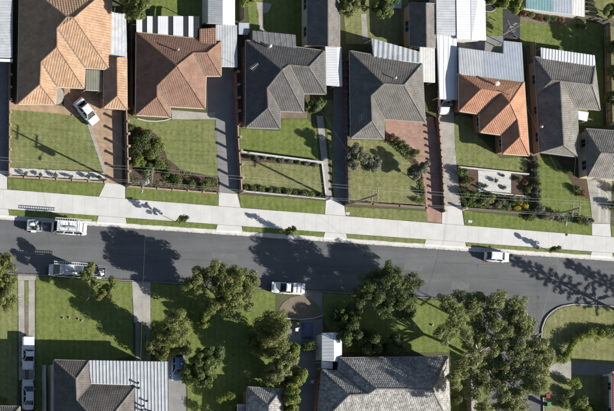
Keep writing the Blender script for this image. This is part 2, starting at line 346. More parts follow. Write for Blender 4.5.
def house(name, label, V, slopes, outline, ze, pitch, tmat, rmat, gmat, wmat, gables=(), free=(), tile=0.33, cat='house', inset=0.5, sides='lb', seed=1, lip=0.045, zfix=None, nowall=False):
    ze = ze*HF+.06; pitch += 6.5; tp = math.tan(R(pitch)); E = set(outline); Z = {}
    acc = {k: [] for k in V}
    for si, (e0, e1, poly) in enumerate(slopes):
        a = P(*V[e0], ze); b = P(*V[e1], ze); t = (b-a).xy.normalized(); no = Vector((-t.y, t.x))
        cen = sum((P(*V[k], ze).xy for k in poly), Vector((0, 0)))/len(poly)
        if (cen-a.xy).dot(no) < 0: no = -no
        if si in free: continue
        for k in poly:
            if k in E: continue
            A = P(*V[k], 0); B = P(*V[k], 1)-A
            acc[k].append((ze+tp*(A.xy-a.xy).dot(no))/(1-tp*B.xy.dot(no)))
    Wv = {}
    for k in V:
        z = ze if k in E else (sum(acc[k])/len(acc[k]) if acc[k] else ze+1)
        if zfix and k in zfix: z = zfix[k]
        Wv[k] = P(*V[k], z)
    ol = [Wv[k].xy[:] for k in outline]
    cx = sum(p[0] for p in ol)/len(ol); cy = sum(p[1] for p in ol)/len(ol)
    root = thing(name, label, cat, (cx, cy, 0))
    wl = offset_poly(ol, inset)
    if not nowall:
        wm = MB().prism(wl, 0.0, ze-0.06)
        for g in gables:
            # gable triangle above the wall plate
            p0, p1, p2 = [Wv[k] for k in g]; cpt = Vector((cx, cy, 0)); dd = Vector((cpt.x-(p0.x+p1.x)/2, cpt.y-(p0.y+p1.y)/2, 0)).normalized()*0.25
            wm.add([p0+dd, p1+dd, p2+dd-Vector((0, 0, 0.1))], [(0, 1, 2), (2, 1, 0)][:1])
        wm.build('wall', wmat, root)
        windows_on_wall(root, wl, 0.0, ze-0.06, sides, wmat, seed)
    # roof deck with soffit
    dk = MB()
    for e0, e1, poly in slopes:
        pts = [Wv[k]-Vector((0, 0, 0.03)) for k in poly]
        for tri in tessellate_polygon([[Vector((p.x, p.y, 0)) for p in pts]]): dk.add([pts[i] for i in tri], [(0, 1, 2)])
    so_ = [Vector((p[0], p[1], ze-0.05)) for p in offset_poly(ol, 0.02)]
    for tri in tessellate_polygon([so_]): dk.add([so_[i] for i in tri], [(0, 1, 2)])
    roof = dk.build('roof', tmat, root)
    for si, (e0, e1, poly) in enumerate(slopes):
        a, b = Wv[e0], Wv[e1]; t = (b-a).xy.normalized(); no = Vector((-t.y, t.x))
        cen = sum((Wv[k].xy for k in poly), Vector((0, 0)))/len(poly)
        if (cen-a.xy).dot(no) < 0: no = -no
        m = MB(); cover(m, [Wv[k][:] for k in poly], no, tile, tile*0.93, WAVE, lip, 0.0, seed*31+si)
        m.build('roof_tiles', tmat, roof, kind='stuff')
    # ridge, hip caps and valleys
    edges = {}
    for si, (e0, e1, poly) in enumerate(slopes):
        for i in range(len(poly)): edges.setdefault(frozenset((poly[i], poly[(i+1) % len(poly)])), []).append(si)
    def plane(si):
        e0, e1, poly = slopes[si]; pts = [Wv[k] for k in poly]; c = sum(pts, Vector())/len(pts); n = Vector()
        for i in range(len(pts)): n += (pts[i]-c).cross(pts[(i+1) % len(pts)]-c)
        n.normalize(); return c, (n if n.z > 0 else -n)
    for e, sis in edges.items():
        ks = list(e); p, q = Wv[ks[0]], Wv[ks[1]]
        if len(sis) == 1:
            if not (ks[0] in E and ks[1] in E):      # verge of a gable
                MB().bar(p+Vector((0, 0, .05)), q+Vector((0, 0, .05)), 0.16, 0.12).build('barge_cap', rmat, roof)
            continue
        cA, nA = plane(sis[0]); cB, nB = plane(sis[1])
        d = (q-p).normalized(); ridge = (cB-cA).dot(nA) < 0
        sd_ = d.cross(Vector((0, 0, 1))).normalized()
        if ridge:
            m = MB(); L = (q-p).length; n = max(1, int(L/0.42))
            for i in range(n):
                a = p+d*(L*i/n); b = p+d*(L*(i+1)/n); up = Vector((0, 0, 1))
                h0, h1 = (0.115, 0.095) if a.z < b.z else (0.095, 0.115)
                vs = [a-sd_*.15-up*.01, a-sd_*.08+up*h0, a+sd_*.08+up*h0, a+sd_*.15-up*.01, b-sd_*.15-up*.01, b-sd_*.08+up*h1, b+sd_*.08+up*h1, b+sd_*.15-up*.01]
                m.add(vs, [(0, 4, 5, 1), (1, 5, 6, 2), (2, 6, 7, 3), (0, 1, 2, 3), (7, 6, 5, 4)], [random.random()]*5)
            m.build('ridge_cap', rmat, roof)
        else:
            m = MB(); up = Vector((0, 0, 1)); vs = [p-sd_*.10+up*.115, p+up*.098, p+sd_*.10+up*.115, q-sd_*.10+up*.115, q+up*.098, q+sd_*.10+up*.115]
            m.add(vs, [(0, 3, 4, 1), (1, 4, 5, 2)]); m.build('valley_flashing', M_valley, roof)
    # gutters
    for i in range(len(outline)):
        a, b = Vector(ol[i]), Vector(ol[(i+1) % len(ol)])
        if any(set(g[:2]) == {outline[i], outline[(i+1) % len(ol)]} for g in gables): continue
        t = (b-a).normalized(); no = Vector((t.y, -t.x))
        A_ = sum(ol[j][0]*ol[(j+1) % len(ol)][1]-ol[(j+1) % len(ol)][0]*ol[j][1] for j in range(len(ol)))
        if A_ < 0: no = -no
        a3 = Vector((*(a+no*0.05), ze-0.06-0.003*(i % 3))); b3 = Vector((*(b+no*0.05), ze-0.06-0.003*(i % 3)))
        MB().bar(a3, b3, 0.12, 0.13).build('gutter', gmat, root)
    root['_Z'] = 0
    return root, Wv, roof

def flue(root, p, h, r, m, capm=None, name='flue'):
    o = MB().tube([p-Vector((0, 0, .2)), p+Vector((0, 0, h))], r, 10).build(name, m, root)
    if capm: MB().tube([p+Vector((0, 0, h)), p+Vector((0, 0, h+.05)), p+Vector((0, 0, h+.13))], [r*1.6, r*1.6, 0.02], 10).build('cowl', capm, o)
    return o
def antenna(root, p, h=1.6, rz=0.5):
    m = MB().tube([p-Vector((0, 0, .15)), p+Vector((0, 0, h))], 0.025, 6); t = p+Vector((0, 0, h)); d = Vector((math.cos(rz), math.sin(rz), 0)); s_ = Vector((-d.y, d.x, 0))
    m.tube([t-d*.7, t+d*.7], 0.02, 5)
    for k in range(7): c = t+d*(-.65+k*.21); w = .45-.03*k; m.tube([c-s_*w, c+s_*w], 0.012, 4)
    return m.build('television_aerial', M_frame, root)

def metal_roof(name, label, pts, rib, m, cat='roof', posts=True, walls=None, ribpitch=0.45, prof=RIB, group=None, trim=None, sheetname='roof_sheet', thing_root=None):
    """free-standing or lean-to sheet roof; pts: (px,py,z); rib: picture direction of the ribs (dx,dy)"""
    W = [P(p[0], p[1], p[2]*.88) for p in pts]; c = sum(W, Vector())/len(W)
    root = thing_root or thing(name, label, cat, (c.x, c.y, 0), group)
    d = (P(100+rib[0], 100+rib[1])-P(100, 100)).xy
    mb = MB(); cover(mb, [w[:] for w in W], d, ribpitch, 0, prof, 0, 0.0)
    # underside
    for tri in tessellate_polygon([[Vector((w.x, w.y, 0)) for w in W]]): mb.add([W[i]-Vector((0, 0, .02)) for i in tri], [(0, 1, 2)])
    mb.build(sheetname, m, root)
    tm = trim or M_frame
    for i in range(len(W)):
        a, b = W[i], W[(i+1) % len(W)]
        MB().bar(a-Vector((0, 0, .09)), b-Vector((0, 0, .09)), 0.07, 0.14).build('edge_beam', tm, root)
    if walls is not None:
        lo = offset_poly([w.xy[:] for w in W], 0.25); zt = min(w.z for w in W)-0.18
        MB().prism(lo, 0, zt).build('wall', walls, root)
    elif posts:
        for w in W:
            q = w+(c-w)*0.05; MB().box((q.x, q.y, (w.z-.12)/2), (0.09, 0.09, w.z-.12)).build('post', tm, root)
    return root
# ================================================================ SETTING
def struct(o): o['kind'] = 'structure'; return o
def ky(x): return 219.5+0.068*x           # upper kerb line (edge of asphalt)
def ly(x): return 272.5+0.058*x           # lower kerb line
def fb(x): return 208.5+0.0725*x          # lower edge of footpath
def ft(x): return 189.0+0.0785*x          # upper edge of footpath
GZ = -0.15
struct(MB().prism([(-500, -500), (500, -500), (500, 500), (-500, 500)], GZ-0.3, GZ-0.012).build('ground', M_ground))
# road: main street and side street as one asphalt sheet
struct(MB().prism(xy([(-500, ky(-500)-3), (1100, ky(1100)-3), (1100, ly(1100)+6), (700, 320), (546, 330), (546, 900), (484, 900), (484, 322), (440, ly(440)+5), (-500, ly(-500)+5)]), GZ-0.1, GZ).build('road', M_asphalt))
# yards
KB = 1.2                                   # kerb width in pixels
struct(MB().prism(xy([(-500, -500), (1100, -500), (1100, ky(1100)-4.4), (-500, ky(-500)-4.4)]), GZ-0.1, -0.004).build('terrain', M_ground))
LK = [(-500, ly(-500)), (0, ly(0)), (220, ly(220)), (440, ly(440)), (458, 299.8), (470, 303), (479, 309.5), (485, 319), (487, 332), (488.5, 420), (493, 900)]
RK = [(545, 900), (543.5, 420), (541.3, 338), (541.7, 328), (545, 319), (548.5, 314.3), (553, 310.4), (558, 307.4), (563, 305.5), (574, 303.6), (592, 304.5), (614, 305.8), (700, 311), (1100, 334)]
def offs(pl, d):
    out = []
    for i in range(len(pl)):
        a = Vector(pl[max(i-1, 0)]); b = Vector(pl[min(i+1, len(pl)-1)]); t = (b-a).normalized(); n = Vector((-t.y, t.x)); out.append((pl[i][0]+n.x*d, pl[i][1]+n.y*d))
    return out
struct(MB().prism(xy(offs(LK, 1.2)+[(493, 900), (-500, 900)]), GZ-0.1, -0.004).build('terrain', M_ground))
struct(MB().prism(xy(offs(RK, 1.2)+[(1100, 900), (545, 900)]), GZ-0.1, -0.004).build('terrain', M_ground))
def ribbon(pl, d0, d1, z0, z1, zb=None):
    """strip between offsets d0,d1 (pixels); closed solid down to zb"""
    A, B = offs(pl, d0), offs(pl, d1); m = MB(); n = len(pl); zb = GZ-0.08 if zb is None else zb
    vs = [P(*A[i], z0) for i in range(n)]+[P(*B[i], z1) for i in range(n)]+[P(*A[i], zb) for i in range(n)]+[P(*B[i], zb) for i in range(n)]
    fs = []
    for i in range(n-1): fs += [(i, i+1, n+i+1, n+i), (i, 2*n+i, 2*n+i+1, i+1), (n+i, n+i+1, 3*n+i+1, 3*n+i)]
    fs += [(0, n, 3*n, 2*n), (n-1, 2*n-1, 4*n-1, 3*n-1)]
    m.add(vs, fs); return m
def resamp(pl, step=14):
    out = []
    for a, b in zip(pl[:-1], pl[1:]):
        a, b = Vector(a), Vector(b); n = max(1, int((b-a).length/step))
        out += [tuple(a+(b-a)*(k/n)) for k in range(n)]
    return out+[pl[-1]]
# kerbs with gutters.  picture y grows downward: normal (-ty,tx) of a rightward line points down
CROSS = [(-14, 8), (98.5, 125.5), (217.5, 241.5), (325, 346), (426, 465), (592, 612)]
ups = [(-500, ky(-500)), (1100, ky(1100))]
struct(ribbon(resamp([(-500, ky(-500)), (1100, ky(1100))], 30), -3.4, 0, GZ+0.03, GZ+0.012).build('gutter_strip', M_kerb))
kx = [-500]+[v for c in CROSS for v in c]+[1100]
for i in range(0, len(kx), 2):
    struct(ribbon([(kx[i], ky(kx[i])), (kx[i+1], ky(kx[i+1]))], -4.7, -3.4, 0.012, 0.006).build('kerb', M_kerb))
struct(ribbon(resamp(LK, 20), 0, 2.2, GZ+0.012, GZ+0.012, GZ-0.05).build('gutter_strip', M_conc_dark))
LKk = resamp(LK, 20)
struct(ribbon(LKk, 0, 1.0, 0.012, 0.012).build('kerb', M_conc_dark))
struct(ribbon(resamp(RK, 6), 0, 1.2, 0.014, 0.014).build('kerb', M_conc_old))
# footpath slabs, one object each
fp = struct(MB().prism(xy([(-500, ft(-500)), (1100, ft(1100)), (1100, fb(1100)), (-500, fb(-500))]), -0.03, 0.014).build('footpath', M_conc_old))
x = -20.0; k = 0
while x < 640:
    w = 11.6; g = 0.035
    MB().prism(xy([(x+g, ft(x+g)+.1), (x+w-g, ft(x+w-g)+.1), (x+w-g, fb(x+w-g)-.1), (x+g, fb(x+g)-.1)]), 0.0, 0.03+random.uniform(-.004, .004), r=random.random()).build('slab', M_conc, fp); x += w; k += 1
# driveway crossings: apron above footpath + apron below + layback to the gutter
for i, (a, b) in enumerate(CROSS):
    cr = struct(MB().prism(xy([(a, fb(a)+.2), (b, fb(b)+.2), (b+1, ky(b)-4.4), (a-1.5, ky(a)-4.4)]), -0.05, 0.028, r=random.random()).build('driveway_crossing', M_conc))
    m = MB(); A = P(a-1.5, ky(a)-4.4, .026); B = P(b+1, ky(b)-4.4, .026); C = P(b+1, ky(b)-2.6, GZ+.034); D = P(a-1.5, ky(a)-2.6, GZ+.034); dn = Vector((0, 0, -.2))
    m.add([A, B, C, D, A+dn, B+dn, C+dn, D+dn], [(3, 2, 1, 0), (0, 1, 5, 4), (1, 2, 6, 5), (2, 3, 7, 6), (3, 0, 4, 7)], [.5]*5); m.build('layback', M_conc, cr)
for pts, z in (([(-14, 168), (7, 172), (7, ft(7)-.2), (-14, ft(-14)-.2)], .03), ([(105.5, 183), (125, 185), (125, ft(125)-.2), (99, ft(99)-.2)], .03), ([(219, 192.6), (237, 194), (240.5, ft(240)-.2), (218.5, ft(218)-.2)], .03),
               ([(326, 196), (334, 197.5), (344, 205), (345.5, ft(345)-.2), (325, ft(325)-.2)], .03), ([(442, 206), (461, 206), (464, ft(464)-.2), (442, ft(442)-.2)], .03), ([(592, 223.5), (610, 224), (611, ft(611)-.2), (592, ft(592)-.2)], .03)):
    sheet('driveway_apron', pts, z, M_conc)
# lawns and verges
G = 'lawn'
for pts, m in [
    ([(10, 109), (60, 113), (84, 117), (89, 123), (103, 171), (10, 167.5)], M_lawn),
    ([(8, 178), (105, 184), (99, 196.3), (8, 189.3)], M_lawn2),
    ([(126, 187), (219, 194), (218.5, 205.8), (126, 198.6)], M_lawn2),
    ([(239, 194.5), (325, 201), (325, 214.2), (241, 207.6)], M_lawn2),
    ([(345, 207), (427, 211), (427, 222.2), (346, 215.8)], M_lawn),
    ([(464, 211), (592, 224), (592, 235.1), (465, 225.2)], M_lawn2),
    ([(611, 226), (720, 235), (720, 245), (612, 236.7)], M_lawn),
    ([(8, fb(8)+.2), (98, fb(98)+.2), (97, ky(97)-4.6), (9, ky(9)-4.6)], M_lawn2),
    ([(126, fb(126)+.2), (217, fb(217)+.2), (215, ky(215)-4.6), (127, ky(127)-4.6)], M_lawn2),
    ([(242, fb(242)+.2), (324.5, fb(324)+.2), (323, ky(323)-4.6), (243, ky(243)-4.6)], M_lawn2),
    ([(346.5, fb(346)+.2), (426, fb(426)+.2), (424, ky(424)-4.6), (347.5, ky(347)-4.6)], M_lawn),
    ([(465, fb(465)+.2), (592, fb(592)+.2), (590, ky(590)-4.6), (468, ky(468)-4.6)], M_lawn),
    ([(612.5, fb(612)+.2), (720, fb(720)+.2), (720, ky(720)-4.6), (613.5, ky(613)-4.6)], M_lawn),
    ([(128, 117), (150, 120), (172, 120), (215, 120), (219, 176), (205, 176), (180, 170), (166, 160), (162, 146), (157, 136), (140, 128), (128, 128)], M_lawn),
    ([(240, 129), (280, 131), (282, 119), (307, 119), (316, 126), (319, 160), (239.5, 150)], M_lawn2),
    ([(241, 160), (321, 166), (324, 195), (242, 185)], M_lawn3),
    ([(324, 100), (333, 100), (343, 198), (334, 196)], M_lawn3),
    ([(346, 139), (384, 141), (395, 145), (410, 157), (421, 168), (425, 205), (346, 201)], M_lawn3),
    ([(453, 118), (460, 114), (478, 120), (478, 136), (500, 158), (527, 158), (527, 173), (458, 167), (452, 150)], M_lawn),
    ([(538, 157), (555, 158), (563, 168), (575, 185), (588, 198), (592, 222), (539, 216)], M_lawn2),
    ([(150, -40), (206, -40), (205, 30), (150, 30)], M_lawn2),
    ([(246, -30), (306, -30), (306, 50), (250, 45)], M_lawn2),
    ([(341, -40), (408, -40), (409, 45), (346, 44)], M_lawn3),
    ([(487, 6), (519, 9), (603, 25), (603, 126), (560, 126), (524, 45), (487, 45)], M_lawn2),
    ([(606, 26), (700, 36), (700, 126), (607, 126)], M_lawn3),
    ([(589, -20), (700, -20), (700, 34), (588, 20)], M_lawn3),
    ([(-60, 271.5), (17.5, ly(17)+2), (17.5, 335), (17, 420), (-60, 420)], M_lawn),
    ([(24.5, 281), (28, 281), (28.5, 306), (25, 306)], M_lawn),
    ([(36, ly(36)+2), (132, ly(132)+2), (133, 355), (120, 358), (36, 420)], M_lawn2),
    ([(140, 323), (145.5, 323), (145.5, 362), (140, 362)], M_lawn),
    ([(151, ly(151)+2), (275, ly(275)+2), (275, 318), (284, 325), (284, 420), (188, 420), (186, 350), (151, 350)], M_lawn2),
    ([(323, ly(323)+2), (440, ly(440)+2), (458, 302.5), (469, 305.5), (477, 311), (482.5, 320), (485, 332), (486.5, 440), (450, 440), (450, 352), (341, 352), (323, 320)], M_lawn2),
    ([(546, 470), (545, 420), (543, 338), (543.4, 329), (546.5, 320), (550, 316), (554.5, 312.2), (559, 309.2), (564, 307.4), (574, 305.6), (592, 306.5), (614, 307.8), (720, 314), (720, 470)], M_lawn3),
]: sheet(G, pts, 0.012, m, jagged=0.07)
# paving
sheet('driveway', [(-30, 30), (7.5, 64), (7, 172), (-30, 168)], .02, M_conc_dark)
sheet('path', [(9, 102), (57, 105), (75, 110), (87, 116), (84, 117.6), (58, 113.6), (9, 109.6)], .022, M_paver_tan)
sheet('driveway', [(64, 88), (127, 70), (122, 108), (122, 184.6), (105.5, 183), (103, 171), (89, 122), (86, 115), (64, 107)], .020, M_paver_tan)
sheet('path', [(84.5, 117), (89, 119), (106, 171.5), (103.2, 172)], .028, M_conc_old)
sheet('patio', [(171, 110), (207, 113), (215, 112), (215.5, 119.5), (172, 119.5)], .022, M_conc_old)
sheet('driveway', [(207, 66), (234, 66), (236.5, 120), (238, 193.5), (219, 192.5), (215.6, 120), (207, 113)], .018, M_conc_dark)
sheet('patio', [(279, 109), (307, 110), (307, 118.5), (281, 118.5)], .02, M_dirt)
sheet('path', [(316.5, 116), (323, 116), (332, 200), (325.5, 197)], .022, M_conc_old)
sheet('driveway', [(333, 60), (345, 60), (346, 204), (335, 198)], .018, M_conc_dark)
sheet('driveway', [(384.5, 117), (433, 117), (437.5, 140), (441, 206), (441.8, 222.8), (427.3, 221.6), (424.5, 190), (421, 166), (410, 153), (396, 144), (386, 138)], .022, M_paver_red)
sheet('driveway', [(437.5, 90), (453, 96), (455, 150), (461, 205.6), (442.5, 205.6), (438.5, 140)], .020, M_conc_old)
sheet('driveway', [(586, 176), (612, 180), (610, 223.6), (592.5, 223), (590, 200)], .020, M_conc_old)
for a in ((598, 600.5), (605.5, 608)): sheet('wheel_track', [(a[0], 184), (a[1], 184), (a[1], 222), (a[0], 222)], .026, mat('worn_concrete', (.34,.32,.29),(.48,.46,.42),scale=.8,fine=.15))
sheet('path', [(256, 2), (272, 4), (268, 12), (263, 14), (264, 33), (259, 33), (258.5, 14)], .02, M_conc_old)
sheet('path', [(361, 14), (366, 14), (368, 40), (362, 40)], .02, M_conc_old)
sheet('patio', [(527, 50), (540, 50), (540, 160), (528, 158)], .019, M_dirt)
sheet('patio', [(458, 36), (503, 36), (503, 56), (458, 56)], .02, M_conc_dark)  # dark sheet standing in for the shaded gap behind the patio roof
# garden beds
sheet('garden_bed', [(9, 167.6), (104, 173), (105, 180.5), (9, 174.5)], .024, M_pebble, jagged=.05)
sheet('garden_bed', [(128, 128), (140, 127), (157, 135), (163, 146), (167, 159), (180, 169), (205, 175), (219, 177), (219, 193), (126, 186)], .018, M_mulch, jagged=.1)
sheet('garden_bed', [(240, 153.5), (321, 164), (321, 167), (240, 160.5)], .02, M_mulch)
sheet('garden_bed', [(241, 184.5), (325, 195), (325, 200.5), (240, 193)], .02, M_mulch, jagged=.1)
sheet('garden_bed', [(386, 137), (396, 143), (411, 153), (422, 166), (426, 204), (421, 203), (417, 172), (408, 160), (394, 147), (384, 141)], .019, M_mulch, jagged=.08)
sheet('garden_bed', [(458, 167.5), (477.5, 170), (478, 190), (459, 189)], .02, M_mulch)
sheet('garden_bed', [(478, 170.5), (511, 173), (511, 193), (478.5, 190.3)], .024, M_pebble)
sheet('garden_bed', [(511.4, 173), (530, 176), (530, 196), (511.4, 193)], .02, M_mulch)
sheet('garden_bed', [(458, 191), (530, 197), (534, 213), (463, 208)], .021, M_mulch, jagged=.12)
sheet('garden_bed', [(529, 157), (538, 157), (539, 218), (531, 218)], .019, M_mulch, jagged=.1)
sheet('garden_bed', [(557, 158), (584, 182), (590, 199), (586, 199), (574, 186)], .019, M_mulch, jagged=.1)
sheet('garden_bed', [(519, 9), (575, 18), (575, 24), (545, 25.5), (519, 21)], .02, M_dirt, jagged=.1)
sheet('garden_bed', [(236, 70), (246, 70), (246, 128), (238, 128)], .017, M_dirt, jagged=.05)
# lower side paving
for a, b in (((18, 24.2), (19, 25)), ((28.4, 34.6), (28.8, 34.8))):
    sheet('wheel_track', [(a[0], 280.4), (a[1], 280.4), (b[1], 380), (b[0], 380)], .022, M_conc_old)
sheet('driveway_apron', [(17.5, ly(17)+1.4), (36, ly(36)+1.4), (35.4, 280.2), (17.8, 280.2)], .020, M_conc_old)
sheet('dirt_patch', [(24.8, 305), (28.7, 305), (28.9, 411), (24.9, 411)], .018, M_dirt, jagged=.04)
sheet('driveway_apron', [(132, ly(132)+1.4), (150.5, ly(150)+1.4), (150.5, 322.5), (134, 322.5)], .020, M_conc_old)
for a, b in ((135.4, 139.8), (145.8, 150.2)): sheet('wheel_track', [(a, 322.8), (b, 322.8), (b+.6, 411), (a+.6, 411)], .022, M_conc_dark)
sheet('driveway', [(168, 350), (185.5, 350), (186, 430), (168, 430)], .021, M_conc_dark)
sheet('driveway', [(300, ly(300)+1.5), (322.5, ly(322)+1.5), (322.5, 320), (322, 430), (286, 430), (285, 324), (300, 318)], .018, M_conc_dark)
arc = [(276, 318)]+[(299-23.5*math.cos(t), 319-23*math.sin(t)) for t in [math.pi*i/14 for i in range(15)]]
sheet('dirt_patch', [(276, 319)]+[(299.5-22.8*math.cos(math.pi*i/16), 319-23.2*math.sin(math.pi*i/16)) for i in range(1, 16)]+[(322.3, 319)], .030, M_dirt, jagged=.08)
sheet('path', [(548.5, 366), (563, 360.8), (571, 361.5), (571, 378.8), (548.8, 371.5)], .022, M_conc_old)
sheet('path', [(571.3, 361.8), (640, 366), (640, 377), (571.3, 374)], .020, M_conc_dark)  # continues the path above, its shade put into the darker concrete
sheet('path', [(469, 352), (477, 352), (477.5, 440), (469, 440)], .020, M_conc_old)
# tar seams in the asphalt
for pts in ([(537, 270), (537.7, 270), (538.3, 345), (537.6, 345)], [(437, 262), (505, 264.8), (505, 265.5), (437, 262.7)], [(100, 252), (232, 262), (232, 262.6), (100, 252.7)], [(470, 276), (537, 281), (537, 281.6), (470, 276.6)]):
    struct(MB().prism(jag(xy(pts), .02, .5), GZ-.02, GZ+.005).build('tar_seam', M_seam))

# ================================================================ HOUSES

# orange tiled house at the upper left
V = dict(a=(20, -20), k=(18, 104), p=(55.5, 104.5), q0=(57, 87), q1=(84, 88.3), r0=(85, 68), r1=(110, 69.5), b=(112, -14), A=(67, 17), A2=(74, 18), B1=(57, 28.5), B2=(57, 47), C1=(41, 62), C2=(40, 84.5))
h1, W1, roof1 = house('tiled_house', 'tan terracotta tiled house with stepped hips beside the brown paved drive', V,
    [('a', 'k', ['a', 'k', 'C2', 'C1', 'B2', 'B1', 'A']), ('b', 'a', ['b', 'a', 'A', 'A2']), ('r1', 'b', ['r1', 'b', 'A2']), ('r0', 'r1', ['r0', 'r1', 'A2', 'A', 'B1']),
     ('q1', 'r0', ['q1', 'r0', 'B1', 'B2']), ('q0', 'q1', ['q0', 'q1', 'B2', 'C1']), ('p', 'q0', ['p', 'q0', 'C1', 'C2']), ('k', 'p', ['k', 'p', 'C2'])],
    ['a', 'k', 'p', 'q0', 'q1', 'r0', 'r1', 'b'], 2.8, 21, T_orange, T_orange, M_wallcream, M_wallbrick, tile=0.42, lip=0.06, seed=1)
sk = P(65, 26, 4.6)
s_ = MB(); s_.box((sk.x, sk.y, sk.z+.05), (0.75, 0.75, .45), 0.2); o = s_.build('skylight', M_frame, roof1); MB().box((sk.x, sk.y, sk.z+.30), (0.5, 0.5, .06), 0.2).build('pane', M_glass, o)

# narrow tiled garage east of it
V = dict(a=(104, 58), k=(104, 107.5), u=(127, 109.5), b=(126.5, 58), Wa=(117, 58), W=(117.3, 96))
house('tiled_garage', 'narrow tan tiled garage wing between the two left houses', V, [('a', 'k', ['a', 'k', 'W', 'Wa']), ('u', 'b', ['u', 'b', 'Wa', 'W']), ('k', 'u', ['k', 'u', 'W'])],
    ['a', 'k', 'u', 'b'], 2.5, 20, T_orange, T_orange, M_wallcream, M_wallbrick, gables=[('b', 'a', 'Wa')], tile=0.40, lip=.06, seed=2, cat='garage', inset=.3)
metal_roof('polycarbonate_awning', 'long blue grey translucent awning beside the tan tiled house', [(110.6, 12, 2.55), (126, 14, 2.45), (127, 57, 2.45), (110.6, 56.5, 2.55)], (0, 1), M_poly, 'awning', ribpitch=.55, trim=M_steel)
metal_roof('flat_awning', 'olive grey flat awning over the porch beside parked white sedan', [(86, 70, 2.3), (101.5, 70.5, 2.3), (102, 91, 2.25), (86, 90, 2.25)], (0, 1), mat('olive_sheet', (.16, .16, .12), (.22, .22, .17), fine=.1), 'awning', ribpitch=.4, trim=M_frame)
# round porch step
c = P(57, 96); m = MB(); m.prism([(c.x+1.05*math.cos(t), c.y+1.35*math.sin(t)) for t in [2*math.pi*i/28 for i in range(28)]], 0, .16)
st = thing('porch_step', 'round pale concrete porch step at the tan house front corner', 'step', (c.x, c.y, 0)); m.build('lower_tread', M_conc_old, st)
MB().prism([(c.x-.1+.7*math.cos(t), c.y+.95*math.sin(t)) for t in [2*math.pi*i/28 for i in range(28)]], .16, .3).build('upper_tread', M_conc_old, st)

# stepped-hip houses with the same arrangement of roof planes
def stepped(V): return ([('a', 'k', ['a', 'k', 'C2', 'C1', 'A']), ('b', 'a', ['b', 'a', 'A', 'B1', 'B2']), ('e', 'b', ['e', 'b', 'B2']), ('d', 'e', ['d', 'e', 'B2', 'B1']),
     ('c1', 'd', ['c1', 'd', 'B1', 'A']), ('c0', 'c1', ['c0', 'c1', 'A', 'C1']), ('p', 'c0', ['p', 'c0', 'C1', 'C2']), ('k', 'p', ['k', 'p', 'C2'])], ['a', 'k', 'p', 'c0', 'c1', 'd', 'e', 'b'])
V = dict(a=(136.5, 32.5), k=(136, 115), C2=(157, 97), C1=(157, 86), A=(177, 66), B1=(193.5, 53), B2=(207, 53), b=(221, 41.5), e=(221, 76), d=(206, 76), c1=(205, 108.5), c0=(170, 106.5), p=(170, 117))
sl_, ol_ = stepped(V)
h2, W2, roof2 = house('tiled_house', 'red brown tiled house behind the round shrub bed', V, sl_, ol_, 2.8, 21, T_brown, T_brown, M_wallcream, M_wallbrick, tile=.28, seed=3)
flue(roof2, P(175.5, 51, 4.3*HF+.1), .9, .12, M_wallbrick, M_steel)
V = dict(a=(246, 40.5), k=(246, 127.5), C2=(268, 108), C1=(267, 88.6), A=(282, 70), B1=(289, 65), B2=(309, 67), b=(324, 51), e=(326, 94), d=(303.5, 93.5), c1=(303.5, 112), c0=(280, 111), p=(280, 128.5))
sl_, ol_ = stepped(V)
h3, W3, roof3 = house('tiled_house', 'charcoal tiled house with pale ridge caps above the two level lawn', V, sl_, ol_, 2.8, 21, T_dark, T_dark2, M_gut, M_wallbrick, tile=.28, seed=4)
antenna(roof3, P(250, 69, 3.4*HF+.1), 1.5, .7); flue(roof3, P(269, 47, 3.6*HF+.1), .45, .14, M_frame, M_frame)
V = dict(a=(350, 51), k=(351, 138), C2=(372, 121), C1=(371, 96), A=(384, 84), B2=(404, 85.3), b=(422, 64), e=(425, 122), c0=(384, 119), p=(384, 139))
h4, W4, roof4 = house('tiled_house', 'dark grey brown tiled house at the head of the red brick drive', V,
    [('a', 'k', ['a', 'k', 'C2', 'C1', 'A']), ('b', 'a', ['b', 'a', 'A', 'B2']), ('e', 'b', ['e', 'b', 'B2']), ('c0', 'e', ['c0', 'e', 'B2', 'A', 'C1']), ('p', 'c0', ['p', 'c0', 'C1', 'C2']), ('k', 'p', ['k', 'p', 'C2'])],
    ['a', 'k', 'p', 'c0', 'e', 'b'], 2.8, 21, T_dark2, T_grey, M_gut, M_wallbrick, tile=.28, seed=5)
flue(roof4, P(393, 79, 4.6*HF+.1), .8, .10, M_frame, M_frame)
V = dict(a=(459, 74), b=(524, 82), t=(529, 155.5), s=(503, 153.5), s1=(502, 135), m=(480.5, 132), m1=(479.5, 114), l=(459.6, 111), A=(481, 89.4), B=(501.5, 92.8), C=(510, 103), D=(517.5, 119.5), E=(520, 137))
h5, W5, roof5 = house('tiled_house', 'bright terracotta tiled house above the white pebble garden', V,
    [('b', 'a', ['b', 'a', 'A', 'B', 'C']), ('a', 'l', ['a', 'l', 'A']), ('l', 'm1', ['l', 'm1', 'B', 'A']), ('m1', 'm', ['m1', 'm', 'C', 'B']), ('m', 's1', ['m', 's1', 'D', 'C']), ('s1', 's', ['s1', 's', 'E', 'D']), ('s', 't', ['s', 't', 'E']), ('t', 'b', ['t', 'b', 'C', 'D', 'E'])],
    ['a', 'l', 'm1', 'm', 's1', 's', 't', 'b'], 3.0, 21, T_terra, T_terra, M_wallcream, M_wallbrick, tile=.28, seed=6)
flue(roof5, P(496.5, 84, 4.2*HF+.1), .25, .22, M_frame, M_frame); flue(roof5, P(508, 95, 4.7*HF+.1), .7, .07, M_steel)
V = dict(a=(535, 57), b=(595, 66), e=(600, 110), f=(577, 108), u=(579, 157), k=(540, 152), l=(537, 95), R1=(552, 80), G=(560, 81.2), R2=(592, 85), W=(563.5, 145))
